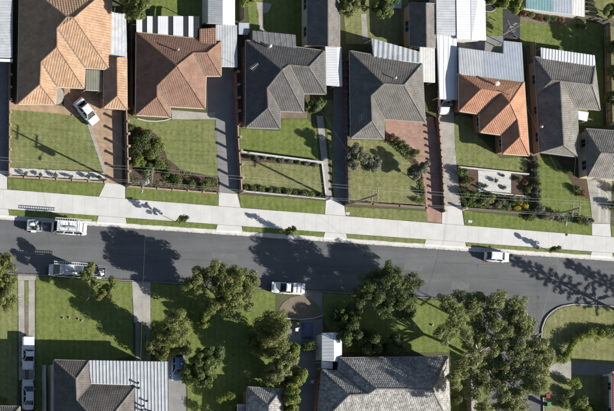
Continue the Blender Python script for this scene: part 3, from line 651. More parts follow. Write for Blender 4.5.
h6, W6, roof6 = house('tiled_house', 'weathered grey tiled house with long front wing at the upper right', V,
    [('b', 'a', ['b', 'a', 'R1', 'G', 'R2']), ('a', 'l', ['a', 'l', 'R1']), ('l', 'f', ['l', 'G', 'R1']), ('l', 'k', ['l', 'k', 'W', 'G']), ('k', 'u', ['k', 'u', 'W']), ('u', 'f', ['u', 'f', 'G', 'W']), ('f', 'e', ['f', 'e', 'R2', 'G']), ('e', 'b', ['e', 'b', 'R2'])],
    ['a', 'l', 'k', 'u', 'f', 'e', 'b'], 2.8, 21, T_grey, T_grey, M_gut, M_walltan, free=(1, 4, 7), tile=.30, seed=7, zfix=dict(R1=3.95, G=4.1, R2=4.15))
flue(roof6, P(541, 127, 3.0*HF+.1), .3, .12, M_frame, M_frame)
V = dict(a=(586, 129), b=(655, 134), k=(588, 176.5), u=(655, 182), R1=(601, 153), R2=(641, 156))
h7, W7, roof7 = house('tiled_house', 'grey tiled house with cream wall cut by the right edge', V, [('b', 'a', ['b', 'a', 'R1', 'R2']), ('a', 'k', ['a', 'k', 'R1']), ('k', 'u', ['k', 'u', 'R2', 'R1']), ('u', 'b', ['u', 'b', 'R2'])],
    ['a', 'k', 'u', 'b'], 2.9, 21, T_grey, T_grey, M_gut, M_wallcream, free=(1, 3), tile=.30, seed=8, zfix=dict(R1=4.4, R2=4.4), inset=.25)
# gabled outbuildings at the top
V = dict(a=(307.5, -42), k=(307.5, 45.5), u=(339.5, 47), b=(339.5, -42), Wa=(328, -42), Wk=(328, 46))
house('gabled_outbuilding', 'long gabled outbuilding with dark left slope behind the charcoal house', V, [('a', 'k', ['a', 'k', 'Wk', 'Wa']), ('u', 'b', ['u', 'b', 'Wa', 'Wk'])], ['a', 'k', 'u', 'b'], 2.7, 27, T_dark2, T_grey, M_gut, M_wallcream, gables=[('k', 'u', 'Wk'), ('b', 'a', 'Wa')], tile=.28, seed=9, cat='outbuilding', inset=.3)
V = dict(a=(409.5, 3), k=(410, 46), u=(435, 48), b=(435, 4), Wa=(426, 3.5), Wk=(426.5, 47))
house('gabled_shed', 'short gabled tiled shed left of the pale carport roofs', V, [('a', 'k', ['a', 'k', 'Wk', 'Wa']), ('u', 'b', ['u', 'b', 'Wa', 'Wk'])], ['a', 'k', 'u', 'b'], 2.4, 27, T_dark2, T_grey, M_gut, M_walltan, gables=[('k', 'u', 'Wk'), ('b', 'a', 'Wa')], tile=.28, seed=10, cat='shed', inset=.25)
# lower row
V = dict(a=(54, 360), v=(89, 361), w=(90.6, 384), x=(136, 385.6), y=(138, 470), k=(54, 470), A=(76, 379), A2=(76.7, 400), B=(102.4, 428), C=(103, 470))
hl1, WL1, roofL1 = house('tiled_house', 'tall black brown tiled house with white ribbed metal extension at lower left', V, [('a', 'k', ['a', 'k', 'C', 'B', 'A2', 'A']), ('v', 'a', ['v', 'a', 'A']), ('w', 'v', ['w', 'v', 'A', 'A2']), ('x', 'w', ['x', 'w', 'A2', 'B']), ('y', 'x', ['y', 'x', 'B', 'C'])],
    ['a', 'k', 'y', 'x', 'w', 'v'], 4.5, 22, T_charc, T_grey, M_gut, M_wallcream, gables=[('k', 'y', 'C')], tile=.28, seed=11)
V = dict(a=(322, 370), c=(338, 371), d=(340, 358), e=(448, 356.5), f=(450.5, 425), g=(317, 427), A=(349, 395), B=(368, 394), C=(376, 388.7), D=(432, 389))
hl2, WL2, roofL2 = house('tiled_house', 'wide house with pale mottled grey tiles at bottom centre', V, [('e', 'd', ['e', 'd', 'C', 'D']), ('d', 'c', ['d', 'c', 'B', 'C']), ('c', 'a', ['c', 'a', 'A', 'B']), ('a', 'g', ['a', 'g', 'A']), ('g', 'f', ['g', 'f', 'D', 'C', 'B', 'A']), ('f', 'e', ['f', 'e', 'D'])],
    ['a', 'g', 'f', 'e', 'd', 'c'], 2.8, 24, T_pale, T_grey, M_gut, M_wallbrick, tile=.30, seed=12, lip=.05)
V = dict(a=(247.5, 387), b=(281.5, 389), c=(286, 455), k=(246, 455), A=(268.5, 406), B=(270, 455))
house('small_tiled_house', 'small grey tiled hip roof building at the bottom below leafy trees', V, [('b', 'a', ['b', 'a', 'A']), ('a', 'k', ['a', 'k', 'B', 'A']), ('c', 'b', ['c', 'b', 'A', 'B'])], ['a', 'k', 'c', 'b'], 2.7, 25, T_pale, T_grey, M_gut, M_wallbrick, gables=[('k', 'c', 'B')], tile=.30, seed=13, lip=.05)
V = dict(a=(-40, 405.5), b=(20, 406.5), c=(22, 480), k=(-40, 480), A=(-18, 432), B=(-2, 433))
house('tiled_house', 'grey tiled house corner peeking in at the bottom left', V, [('b', 'a', ['b', 'a', 'A', 'B']), ('a', 'k', ['a', 'k', 'A']), ('c', 'b', ['c', 'b', 'B']), ('k', 'c', ['k', 'c', 'B', 'A'])], ['a', 'k', 'c', 'b'], 3.6, 21, T_charc, T_grey, M_gut, M_wallbrick, free=(1, 2, 3), tile=.34, seed=14)
V = dict(a=(612, 372), b=(680, 376), c=(682, 450), k=(613, 450), A=(640, 408), B=(655, 410))
house('tiled_house', 'red roofed house with pale wall at the lower right edge', V, [('b', 'a', ['b', 'a', 'A', 'B']), ('a', 'k', ['a', 'k', 'A']), ('c', 'b', ['c', 'b', 'B']), ('k', 'c', ['k', 'c', 'B', 'A'])], ['a', 'k', 'c', 'b'], 2.8, 21, mat('red_tiles', (.30, .06, .05), (.40, .09, .07), rnd=.15, fine=.15), T_terra, M_frame, M_wallwhite, free=(0, 1, 2, 3), tile=.34, seed=15, inset=.15)

# ================================================================ SHEET ROOFS, AWNINGS, CARPORTS
# ribbed metal extension of the lower left house (part of that house)
metal_roof('', '', [(88.5, 360.3, 4.45), (168, 361.8, 4.45), (169.5, 470, 5.1), (137, 470, 5.1), (135, 384.8, 4.62), (91, 383.3, 4.62)], (0, 1), M_zinc, ribpitch=.54, prof=[0, 0, 0, .05, .05, 0], thing_root=hl1, posts=False, trim=M_frame, sheetname='metal_roof')
pl = offset_poly(xy([(88.5, 360.3), (168, 361.8), (169.5, 470), (90, 470)], 3.85), .35)
MB().prism(pl, 0, 3.72).build('extension_wall', M_wallwhite, hl1)
for q, hh in (((137, 383), .35), ((138, 388), .25), ((146, 401), .4), ((142, 406), .5), ((141, 410), .4), ((149, 411), .3)):
    flue(hl1, P(q[0], q[1], 4.75*.88), hh, .13, M_steel, M_black, 'roof_vent')
# striped pergola, every panel its own sheet
root = thing('striped_pergola', 'pergola roof of alternating white and dark panels behind red brown house', 'pergola', P(168, 27)[:], None)
xs = [(136.4, 142.2, 0), (142.2, 147, 1), (147, 152.6, 0), (152.6, 157.8, 1), (157.8, 168.2, 0), (168.2, 173.2, 1), (173.2, 183.2, 0), (183.2, 188.4, 1), (188.4, 193.4, 0), (193.4, 199.4, 1)]
for x0, x1, dk in xs:
    zz = 2.5-dk*.05
    yb = lambda x: 31.8+(x-136.4)*.098
    m = MB(); A, B, C, D = P(x0+.08, 16.2, zz), P(x1-.08, 16.4, zz), P(x1-.08, yb(x1), zz+.12), P(x0+.08, yb(x0), zz+.12)
    cover(m, [A[:], B[:], C[:], D[:]], (0, -1), .28, 0, CORR, 0, 0); m.build('panel', M_darkpoly if dk else M_white, root)
for y in (17.2, 24, 31):
    a = P(136.8, y, 2.36); b = P(199, y+.3+(y-17)*.42, 2.36); MB().bar(a, b, .06, .12).build('purlin', M_frame, root)
for q in ((137, 17), (168, 17), (199, 17)): w = P(*q, 2.3); MB().box((w.x, w.y, 1.15), (.09, .09, 2.3)).build('post', M_frame, root)
# small brick lean-to with parapet behind red brown house
root = thing('brick_lean_to', 'small flat brown roofed brick annex joined behind red brown house', 'annex', P(208, 42)[:])
MB().prism(xy([(200, 30), (215.5, 29), (215.5, 50), (200, 51)], 2.5), 0, 2.5).build('wall', M_wallbrick, root)
m = MB(); cover(m, [P(199.6, 29, 2.62)[:], P(216, 28, 2.62)[:], P(216, 47, 2.85)[:], P(199.6, 51, 2.85)[:]], (0, -1), .36, .33, WAVE, .045, 0); m.build('roof_tiles', T_brown, root, kind='stuff')
for q, dm, lb in (((203, 26), M_black, 'black drum nearest the striped pergola'), ((209, 27.5), mat('rust_drum', (.22, .06, .03), rough=.6), 'rusty red drum between two black drums'), ((213, 25.5), M_black, 'black drum beside the grey metal garage')):
    w = P(*q); o = MB().tube([(w.x, w.y, 0.02), (w.x, w.y, .35), (w.x, w.y, .37), (w.x, w.y, .39), (w.x, w.y, .72), (w.x, w.y, .74), (w.x, w.y, .76), (w.x, w.y, 1.08), (w.x, w.y, 1.1), (w.x, w.y, 1.06)], [.3, .3, .325, .3, .3, .325, .3, .3, .27, .26], 14).build('drum', dm)
    tag(o, lb, 'drum', 'drums behind the annex')
# gabled metal garage and carport at top
root = metal_roof('metal_garage', 'gabled metal garage with shaded grey left and sunlit white right slope at top', [(208, -40, 2.3), (222.5, -40, 2.75), (222.5, 24, 2.75), (208, 23.2, 2.3)], (1, 0), M_zinc, 'garage', posts=False, ribpitch=.3)
metal_roof('', '', [(222.7, -40, 2.75), (234.8, -40, 2.3), (234.8, 24.8, 2.3), (222.7, 24.2, 2.75)], (1, 0), M_white, thing_root=root, posts=False, ribpitch=.3)  # white against grey puts the sunlit and shaded slopes into the sheet colour
MB().prism(offset_poly(xy([(208, -40), (234, -40), (234, 24), (208, 23)], 2.3), .15), 0, 1.85).build('wall', M_wallwhite, root)
metal_roof('carport', 'grey ribbed carport roof in front of the gabled metal garage', [(216, 25, 2.35), (236.6, 25.2, 2.25), (237.3, 67, 2.25), (222, 66.5, 2.35), (221.8, 41, 2.35), (216, 41, 2.35)], (0, 1), M_zinc, 'carport', ribpitch=.42)
root = thing('garden_shed', 'small blue grey garden shed beside the grey carport', 'shed', P(240, 30)[:])
MB().prism(xy([(236.8, 26), (244, 26), (244, 35.5), (236.8, 35)]), 0, 1.7).build('wall', M_zinc2, root)
m = MB(); cover(m, [P(238.8, 23, 1.9)[:], P(248, 23.2, 1.75)[:], P(248, 34.8, 1.75)[:], P(238.8, 34.5, 1.9)[:]], (1, 0), .3, 0, RIB, 0, 0); m.build('roof_sheet', M_zinc2, root)
# far left shed roof
root = metal_roof('metal_shed', 'pale metal roofed shed in the upper left corner', [(-30, -30, 2.9), (12.6, -30, 2.5), (12.2, 57.5, 2.5), (-30, 56, 2.9)], (1, 0), M_zinc, 'shed', posts=False, ribpitch=.45)
MB().prism(offset_poly(xy([(-30, -30), (11.5, -30), (11.2, 57), (-30, 56)], 2.4), .3), 0, 1.75).build('wall', M_wallwhite, root)
MB().bar(P(-20, 59.8, 2.1), P(12.6, 60.6, 2.1), .45, .1).build('box_gutter', M_white, root)
# charcoal house rear flat extension and white carport
root = metal_roof('rear_extension', 'dark flat roofed rear extension of the charcoal house', [(252.8, 31, 2.75), (295.3, 35.2, 2.75), (296, 50.5, 2.95), (253, 45.5, 2.95)], (0.1, 1), mat('dark_membrane', (.10, .105, .11), (.17, .175, .18), scale=1.2, fine=.15), 'extension', posts=False, ribpitch=.9, prof=[0, 0, 0, 0, 0, .03], trim=M_steel)
MB().prism(offset_poly(xy([(252.8, 31), (295, 35), (296, 49), (253, 46)], 2.7), .3), 0, 2.2).build('wall', M_wallbrick, root)
flue(root, P(269, 46.5, 2.9*HF+.1), .6, .1, M_frame, M_frame)
root = metal_roof('white_carport', 'white gabled carport roof right of the charcoal house', [(325.3, 46.5, 2.2), (337, 47.2, 2.4), (338, 86, 2.4), (326.3, 85, 2.2)], (1, 0), M_white, 'carport', ribpitch=.4)
metal_roof('', '', [(337.1, 47.2, 2.4), (341.2, 47.6, 2.0), (342.2, 86.3, 2.0), (338.1, 86, 2.4)], (1, 0), M_white, thing_root=root, posts=False, ribpitch=.4)
# dark grey brown house: patio roof and white awning
metal_roof('patio_roof', 'light grey ribbed patio roof behind the dark grey brown house', [(371.7, 38.6, 2.65), (419.4, 52, 2.65), (419.6, 63, 2.95), (374, 57.8, 2.95)], (-0.1, 1), M_zinc, 'patio roof', ribpitch=.8, prof=[0, 0, .05, .05])
metal_roof('white_awning', 'pale flat awning between dark grey brown house and long carport', [(419.8, 46.6, 2.35), (434.6, 47.5, 2.3), (435, 82.4, 2.3), (423, 81.6, 2.35), (422.8, 64, 2.35), (419.8, 63.5, 2.35)], (0, 1), mat('offwhite_sheet', (.5, .5, .49), (.6, .6, .58), fine=.06), 'awning', ribpitch=.4)
# long carport chain
metal_roof('metal_shed', 'grey metal roofed shed left of the twin white roofs', [(435.8, -40, 2.7), (455, -40, 2.5), (455.6, 35.2, 2.5), (436.8, 34.8, 2.7)], (1, 0), M_zinc2 if False else M_zinc, 'shed', posts=False, walls=M_wallwhite, ribpitch=.4)
root = metal_roof('white_garage', 'white flat garage roof with a dark seam at the top right of centre', [(455.8, -40, 2.6), (469.8, -40, 2.6), (470.6, 39.5, 2.6), (457, 39, 2.6)], (1, 0), M_white, 'garage', posts=False, ribpitch=.4)
metal_roof('', '', [(470.6, -40, 2.2), (484.4, -40, 2.45), (486, 40.2, 2.45), (471.4, 39.8, 2.55)], (1, 0), M_white, thing_root=root, posts=False, ribpitch=.4)
MB().prism(offset_poly(xy([(456, -40), (484, -40), (485, 40), (457, 39)], 2.4), .2), 0, 1.95).build('wall', M_wallwhite, root)
metal_roof('white_carport', 'long white carport roof half shaded by the terracotta house', [(437, 35.6, 2.2), (456.6, 36.4, 2.15), (457.6, 99.4, 2.15), (439.6, 98.8, 2.2)], (0, 1), M_white, 'carport', ribpitch=.75, prof=[0, 0, 0, 0, .03, .03])
# terracotta house rear roofs
root = metal_roof('patio_roof', 'big pale ribbed patio roof behind the terracotta house', [(459, 47.8, 2.75), (483.5, 51, 2.75), (484, 77.5, 3.05), (459.4, 73.8, 3.05)], (0.05, 1), M_zinc, 'patio roof', ribpitch=.42)
metal_roof('', '', [(483.7, 51.2, 2.75), (503.6, 54, 2.75), (503.6, 41, 2.65), (521.6, 43, 2.65), (524, 82.3, 3.05), (484.2, 77.5, 3.05)], (0.05, 1), M_zinc2, thing_root=root, ribpitch=.42)
# grey house rear awning
metal_roof('ribbed_awning', 'white ribbed awning along the back of the weathered grey house', [(541, 47.8, 2.55), (594.6, 55.6, 2.55), (595.6, 67, 2.85), (541.6, 58.4, 2.85)], (-.13, 1), M_white, 'awning', ribpitch=.5, prof=[0, 0, 0, .05])
metal_roof('porch_awning', 'small white slatted porch awning in the corner of the grey house', [(578, 111, 2.3), (588.5, 112.5, 2.3), (587, 121, 2.15), (578.5, 119, 2.2)], (0, 1), M_white, 'awning', ribpitch=.35)
# roofs at the top right
root = metal_roof('rear_shed', 'teal and grey sheet roofed shed at the top right', [(526, -30, 2.7), (552.6, -30, 2.7), (552.4, 12.2, 2.4), (526.2, 8.6, 2.4)], (0, 1), M_teal, 'shed', posts=False, ribpitch=.45)
metal_roof('', '', [(553, -30, 2.7), (571, -30, 2.7), (571.4, 14.5, 2.4), (552.9, 12.2, 2.4)], (0, 1), M_zinc2, thing_root=root, posts=False, ribpitch=.45)
metal_roof('', '', [(571.4, -30, 2.7), (584.4, -30, 2.7), (584.6, 16.6, 2.3), (571.8, 14.6, 2.4)], (0, 1), mat('offwhite_sheet', (.5, .5, .49)), thing_root=root, posts=False, ribpitch=.45)
MB().prism(offset_poly(xy([(526, -30), (584, -30), (584, 16), (526, 8)], 2.3), .3), 0, 1.85).build('wall', M_wallwhite, root)
# lower white shed
root = metal_roof('white_shed', 'white gabled metal shed at the corner of the mottled tile house', [(322, 333, 2.2), (333.6, 332.4, 2.75), (333.8, 361, 2.75), (322, 360.2, 2.2)], (1, 0), M_white, 'shed', posts=False, ribpitch=.55)
metal_roof('', '', [(333.8, 332.4, 2.75), (341.6, 333.2, 2.2), (341.8, 361.8, 2.2), (334, 361, 2.75)], (1, 0), M_white, thing_root=root, posts=False, ribpitch=.55)
MB().prism(offset_poly(xy([(322, 333), (341, 333), (341, 361), (322, 360)], 2.2), .15), 0, 1.75).build('wall', M_wallwhite, root)
metal_roof('low_awning', 'small low white awning below the white gabled shed', [(322, 361.5, 2.0), (332.6, 361.9, 2.0), (332.8, 368.6, 1.9), (322, 368.2, 1.9)], (0, 1), M_white, 'awning', ribpitch=.5)
metal_roof('lean_to', 'low grey lean-to roof left of the small hip roof building', [(238, 404, 2.1), (247, 404.5, 2.2), (247, 450, 2.2), (237, 450, 2.1)], (1, 0), T_pale, 'lean-to', posts=True, ribpitch=.4)

# older repairs in the asphalt
M_patch = mat('asphalt_repair', (.085, .087, .09), (.115, .118, .121), scale=2, fine=.18, rough=.92); M_patch2 = mat('asphalt_repair_pale', (.112, .114, .117), (.145, .148, .151), scale=2, fine=.18, rough=.92)
for pts, mm in (([(405, 262), (424, 263.5), (423.5, 271), (404.5, 269.5)], M_patch2), ([(540, 264), (558, 265), (557.5, 271.5), (539.5, 270.5)], M_patch), ([(104, 232), (118, 233), (117.6, 239.5), (103.6, 238.5)], M_patch), ([(212, 252), (238, 254), (237.6, 259), (211.6, 257)], M_patch2), ([(452, 281), (470, 282.3), (469.5, 290), (451.6, 288.7)], M_patch2)):
    struct(MB().prism(jag(xy(pts), .06, .4), GZ-.02, GZ+.007).build('asphalt_patch', mm))
# ================================================================ FENCES
def lerp_path(pts, step):
    out = []
    for a, b in zip(pts[:-1], pts[1:]):
        n = max(1, round((b-a).length/step)); out += [a+(b-a)*(k/n) for k in range(n)]
    return out+[pts[-1]]
def pier_fence(name, label, px, hw, hp, step, m, cap=None, th=.12, pw=.3, cat='fence'):
    pts = [P(*p) for p in px]; root = thing(name, label, cat, pts[0][:]); q = lerp_path(pts, step)
    for i, p in enumerate(q):
        d = (q[min(i+1, len(q)-1)]-q[max(i-1, 0)]); rz = math.atan2(d.y, d.x)
        pr = MB().box((p.x, p.y, hp/2), (pw, pw, hp), rz).build('pier', m, root)
        MB().box((p.x, p.y, hp+.03), (pw+.08, pw+.08, .06), rz).build('pier_cap', cap or m, pr)
        if i < len(q)-1:
            t = (q[i+1]-p).normalized(); a = p+t*(pw/2); b = q[i+1]-t*(pw/2)
            wl = MB().bar(a+Vector((0, 0, hw/2)), b+Vector((0, 0, hw/2)), th, hw).build('wall_panel', m, root)
            MB().bar(a+Vector((0, 0, hw+.02)), b+Vector((0, 0, hw+.02)), th+.06, .04).build('coping', cap or m, wl)
    return root
def paling_fence(name, label, px, h, m, bay=2.4, cat='fence'):
    pts = [P(*p) for p in px]; root = thing(name, label, cat, pts[0][:]); q = lerp_path(pts, bay)
    for i, p in enumerate(q):
        MB().box((p.x, p.y, h/2), (.1, .1, h)).build('post', m, root)
        if i < len(q)-1:
            b = q[i+1]; d = (b-p); L = d.length; t = d/L; no = Vector((-t.y, t.x, 0)); mb = MB(); n = int(L/.16)
            for k in range(n):
                c = p+t*(L*(k+.5)/n)+no*.07; hh = h+random.uniform(-.04, .03)
                mb.box((c.x, c.y, hh/2), (L/n-.012, .018, hh), math.atan2(t.y, t.x), random.random())
            pn = mb.build('paling_panel', m, root, kind='stuff')
            for z in (.4, h-.3): MB().bar(p+Vector((0, 0, z)), b+Vector((0, 0, z)), .05, .08).build('rail', m, root)
    return root
M_fbrick = mat('fence_brick', (.19, .115, .085), (.27, .175, .13), scale=4, fine=.2); M_fcap = mat('fence_cap', (.29, .215, .16), (.38, .29, .22), scale=3, fine=.15)
pier_fence('brick_fence', 'brown brick pier fence along the far left driveway', [(8.3, 64), (7.6, 176)], .75, 1.25, 1.9, M_fbrick, M_fcap)
pier_fence('brick_fence', 'brown brick pier fence between tan paved drive and round shrubs', [(124, 111), (126, 185.5)], .95, 1.6, 1.9, M_fbrick, M_fcap)
pier_fence('brick_fence', 'brown brick pier fence right of the grey concrete drive', [(233.5, 74), (236, 139), (239.5, 193)], .8, 1.6, 2.05, M_fbrick, M_fcap)
pier_fence('brick_fence', 'low dark pier fence left of the dark grey brown house', [(343, 62), (345.5, 204.5)], 1.0, 1.25, 1.25, mat('dark_fence', (.09, .08, .075), (.15, .13, .12), scale=3, fine=.15))
pier_fence('brick_fence', 'brick pier fence dividing red brick drive from concrete drive', [(436, 118), (439.5, 165), (442, 212)], .75, 1.05, 1.1, M_fbrick, M_fcap, pw=.24)
pier_fence('front_wall', 'low brick wall edging the white pebble strip on the left lawn', [(8.5, 176.5), (104.5, 182.5)], .18, .24, 2.4, M_fbrick, M_fcap, th=.2, pw=.28, cat='wall')
pier_fence('front_wall', 'low dark brick wall before the lawn of the dark grey brown house', [(346, 203), (426, 208.3)], .42, .5, 4.2, M_fbrick, M_fbrick, th=.18, pw=.26, cat='wall')
pier_fence('front_wall', 'low wall behind the verge before the round shrub bed', [(127, 186.6), (218, 193.6)], .2, .26, 2.6, M_fcap, M_fcap, th=.16, pw=.22, cat='wall')
def edging(label, px, h, w, m, name='retaining_wall', cat='wall'):
    pts = [P(*p) for p in px]; root = thing(name, label, cat, pts[0][:])
    for a, b in zip(pts[:-1], pts[1:]):
        q = lerp_path([a, b], 1.6)
        for i in range(len(q)-1):
            t = (q[i+1]-q[i]).normalized(); MB().bar(q[i]+t*.008+Vector((0, 0, h/2)), q[i+1]-t*.008+Vector((0, 0, h/2)), w, h, ).build('block', m, root)
    return root
edging('white capped retaining wall across the two level lawn', [(239, 152.6), (321, 163.3)], .8, .2, M_conc)
edging('white edging strip down the left side of the narrow path', [(321.6, 163.5), (325.5, 196.5)], .2, .2, M_conc, 'path_edging', 'edging')
edging('pale edging along the top of the white pebble garden', [(457.5, 167.2), (528, 174.6)], .4, .16, M_conc, 'garden_edging', 'edging')
edging('pale edging under the white pebble rectangle', [(478, 191.2), (530, 197)], .2, .14, M_conc, 'garden_edging', 'edging')
edging('curved pale kerb around the dirt patch behind the white utility', [(284, 318.5), (300, 319.5), (312, 318.4), (322, 315.5)], .25, .12, M_conc, 'garden_edging', 'edging')
edging('thin scalloped white edging at front of the red brown house', [(137, 118.8), (146, 121), (156, 121.4), (164, 120.6), (171, 118.6)], .12, .12, M_conc, 'garden_edging', 'edging')
def rail_fence(label, px, h, m, step=2.2, name='picket_fence'):
    pts = [P(*p) for p in px]; root = thing(name, label, 'fence', pts[0][:]); q = lerp_path(pts, step)
    for i, p in enumerate(q):
        MB().box((p.x, p.y, h/2), (.09, .09, h)).build('post', m, root)
        if i < len(q)-1:
            for z in (h*.35, h*.9): MB().bar(p+Vector((0, 0, z)), q[i+1]+Vector((0, 0, z)), .05, .09).build('rail', m, root)
            mb = MB(); d = q[i+1]-p; n = int(d.length/.2)
            for k in range(1, n): c = p+d*(k/n); mb.box((c.x, c.y, h*.5), (.06, .025, h*.95), math.atan2(d.y, d.x))
            mb.build('pickets', m, root, kind='stuff')
    return root
rail_fence('low white picket fence below the two level lawn', [(240, 191.5), (325, 199.6)], .7, M_frame)
rail_fence('low grey picket fence below the shrub bed of the terracotta house', [(463, 208.6), (536, 214.8)], .6, M_timber)
TF = mat('weathered_paling', (.13, .105, .085), (.21, .175, .14), scale=3, fine=.2, rnd=.25)
paling_fence('paling_fence', 'timber paling fence along the right side yard of the grey house', [(603.5, 25), (606, 126)], 1.5, TF)
paling_fence('paling_fence', 'timber paling fence along the back of the upper right lawn', [(520, 8), (575, 18), (616, 24.5)], 1.5, TF)
paling_fence('paling_fence', 'timber paling fence between terracotta house and weathered grey house', [(529.5, 44), (534, 154)], 1.4, mat('tan_paling', (.28, .19, .11), (.38, .27, .17), scale=3, fine=.2, rnd=.2))
paling_fence('paling_fence', 'timber paling fence right of the path near the grey carport', [(238.5, -30), (239.5, 22)], 1.4, TF)
paling_fence('paling_fence', 'dark timber fence between charcoal house and long outbuilding', [(303, -30), (302, 30)], 1.5, TF)
paling_fence('paling_fence', 'dark timber fence left of the red brown house', [(128, 24), (128.5, 110)], 1.4, TF)
paling_fence('sheet_fence', 'pale fence standing left of the tall lower left house', [(41.5, 366), (42, 440)], 1.6, mat('pale_fence', (.42, .44, .44), (.5, .52, .52), fine=.05))
paling_fence('paling_fence', 'brown timber fence left of the wide mottled roof house', [(316, 362), (317, 440)], 1.5, TF)
paling_fence('paling_fence', 'pale timber fence between mottled roof house and side street path', [(465.5, 358), (466.5, 440)], 1.3, TF)
paling_fence('paling_fence', 'dark timber fence beside the red roofed house', [(601, 377), (602, 440)], 1.5, TF)

# ================================================================ POWER POLES AND WIRES
def pole(name, label, bp, h=11.0, rz=0.08, tr=False, group='timber power poles', lamp=False):
    h = h*HF; b = P(*bp); root = thing(name, label, 'power pole', b[:], group)
    MB().tube([b-Vector((0, 0, .1)), b+Vector((0, 0, h*.5)), b+Vector((0, 0, h))], [.17, .15, .12], 12).build('shaft', M_pole, root, smooth=False)
    d = Vector((math.sin(rz), math.cos(rz), 0)); pins = []
    for z, w in ((h-.35, 1.15), (h-1.9, 1.05)):
        c = b+Vector((0, 0, z)); ca = MB().bar(c-d*w+Vector((.14, 0, 0)), c+d*w+Vector((.14, 0, 0)), .11, .13).build('crossarm', M_pole, root)
        for k in (-1, -.45, .45, 1):
            q = c+d*(w*.93*k)+Vector((.14, 0, .06)); MB().tube([q, q+Vector((0, 0, .07)), q+Vector((0, 0, .12)), q+Vector((0, 0, .2))], [.035, .06, .045, .03], 8).build('insulator', M_frame, ca); pins.append(q+Vector((0, 0, .2)))
        MB().bar(c-d*w*.6+Vector((.1, 0, 0)), c+Vector((.1, 0, -.6)), .03, .03).build('brace', M_steel, root); MB().bar(c+d*w*.6+Vector((.1, 0, 0)), c+Vector((.1, 0, -.6)), .03, .03).build('brace', M_steel, root)
    if tr:
        c = b+Vector((.1, -.62, h-3.3)); t_ = MB().tube([c, c+Vector((0, 0, .08)), c+Vector((0, 0, 1.05)), c+Vector((0, 0, 1.15))], [.36, .42, .42, .3], 16).build('transformer', M_steel, root)
        for k in (-.18, 0, .18): MB().tube([c+Vector((k, 0, 1.1)), c+Vector((k, 0, 1.4))], .04, 6).build('bushing', M_wallbrick, t_)
    if lamp:
        c = b+Vector((0, 0, h-3.2)); e = c+Vector((-.5, -1.9, .7)); MB().tube([c, c+Vector((-.25, -.9, .55)), e], .035, 6).build('lamp_arm', M_steel, root)
        hd = MB(); hd.tube([e+Vector((.05, .2, 0)), e, e+Vector((-.1, -.38, -.02)), e+Vector((-.14, -.56, -.03))], [.06, .13, .14, .05], 8); hd.build('lamp_head', M_steel, root)
    return b, pins
p1, q1 = pole('power_pole', 'timber power pole with transformer beside the round shrub bed', (126.5, 186.5), tr=True, lamp=True)
p2, q2 = pole('power_pole', 'timber power pole at the lawn corner by the dark grey brown house', (345, 205.5), lamp=False)
p3, q3 = pole('power_pole', 'timber power pole at the hedge end below the grey house lawn', (541, 218.5), lamp=True)
p4, q4 = pole('power_pole', 'timber power pole hidden among the big gum foliage at the corner', (505, 341), 10.0, rz=.9)
def wire(a, b, sag, label, r=.013, group='power wires'):
    pts = [a+(b-a)*(k/16)-Vector((0, 0, sag*4*(k/16)*(1-k/16))) for k in range(17)]
    return tag(MB().tube(pts, r, 5).build('overhead_wire', M_wire, None), label, 'wire', group)
pl_, pr_ = P(-95, 170), P(760, 237)
wn = ('topmost outer street side', 'topmost inner street side', 'topmost inner house side', 'topmost outer house side', 'lower outer street side', 'lower inner street side', 'lower inner house side', 'lower outer house side')
for i in range(8):
    if i not in (0, 3, 4, 7): continue
    off = q1[i]-p1
    wire(pl_+off, q1[i], .5, 'overhead wire left of the transformer pole, '+wn[i]); wire(q1[i], q2[i], .55, 'overhead wire between transformer pole and middle pole, '+wn[i])
    wire(q2[i], q3[i], .5, 'overhead wire between middle pole and hedge pole, '+wn[i]); wire(q3[i], pr_+off, .5, 'overhead wire right of the hedge pole, '+wn[i])
wire(q2[5], q4[5], .5, 'service wire crossing the road right of the spreading dark tree', .009); wire(q3[4], q4[7], .5, 'service wire crossing the road near the parked hatchback', .009)
wire(q1[4], P(200, 60, 3.6), .25, 'service wire from transformer pole to red brown house', .008); wire(q1[5], P(140, 400, 5.2), .5, 'service wire across the road to the lower left house', .008)
wire(q1[7], P(40, 75, 4.0), .25, 'service wire from transformer pole to tan tiled house', .008); wire(q2[7], P(310, 92, 3.6), .25, 'service wire from middle pole to charcoal house', .008)
wire(q2[5], P(380, 120, 3.4), .25, 'service wire from middle pole to dark grey brown house', .008); wire(q3[7], P(526, 105, 3.4), .25, 'service wire from hedge pole to terracotta house', .008)
wire(q3[5], P(578, 125, 3.2), .25, 'service wire from hedge pole to weathered grey house', .008)
# thin street lamp on the corner (its shadow lies on the road)
b = P(501, 331); root = thing('street_lamp', 'slim steel street lamp behind the big gum at the side street', 'street lamp', b[:])
MB().tube([b, b+Vector((0, 0, 6.6))], [.08, .05], 8).build('shaft', M_steel, root); MB().tube([b+Vector((0, 0, 6.5)), b+Vector((-.2, .8, 6.9)), b+Vector((-.35, 1.6, 7.0))], .035, 6).build('arm', M_steel, root)
MB().tube([b+Vector((-.35, 1.5, 7.0)), b+Vector((-.4, 1.75, 7.02)), b+Vector((-.5, 2.2, 7.0))], [.06, .15, .07], 8).build('lamp_head', M_steel, root)
for q, lb in (((146.5, 203.2), 'round dark valve cover on the footpath below the shrub bed'), ((566.4, 234.8), 'round dark valve cover on the footpath below the grey house lawn')):
    w = P(*q); rt = thing('valve_cover', lb, 'valve cover', (w.x, w.y, .03)); MB().prism([(w.x+.2*math.cos(t), w.y+.2*math.sin(t)) for t in [2*math.pi*i/16 for i in range(16)]], .03, .05).build('lid', M_black, rt); MB().box((w.x, w.y, .056), (.1, .04, .01)).build('key_slot', M_steel, rt)
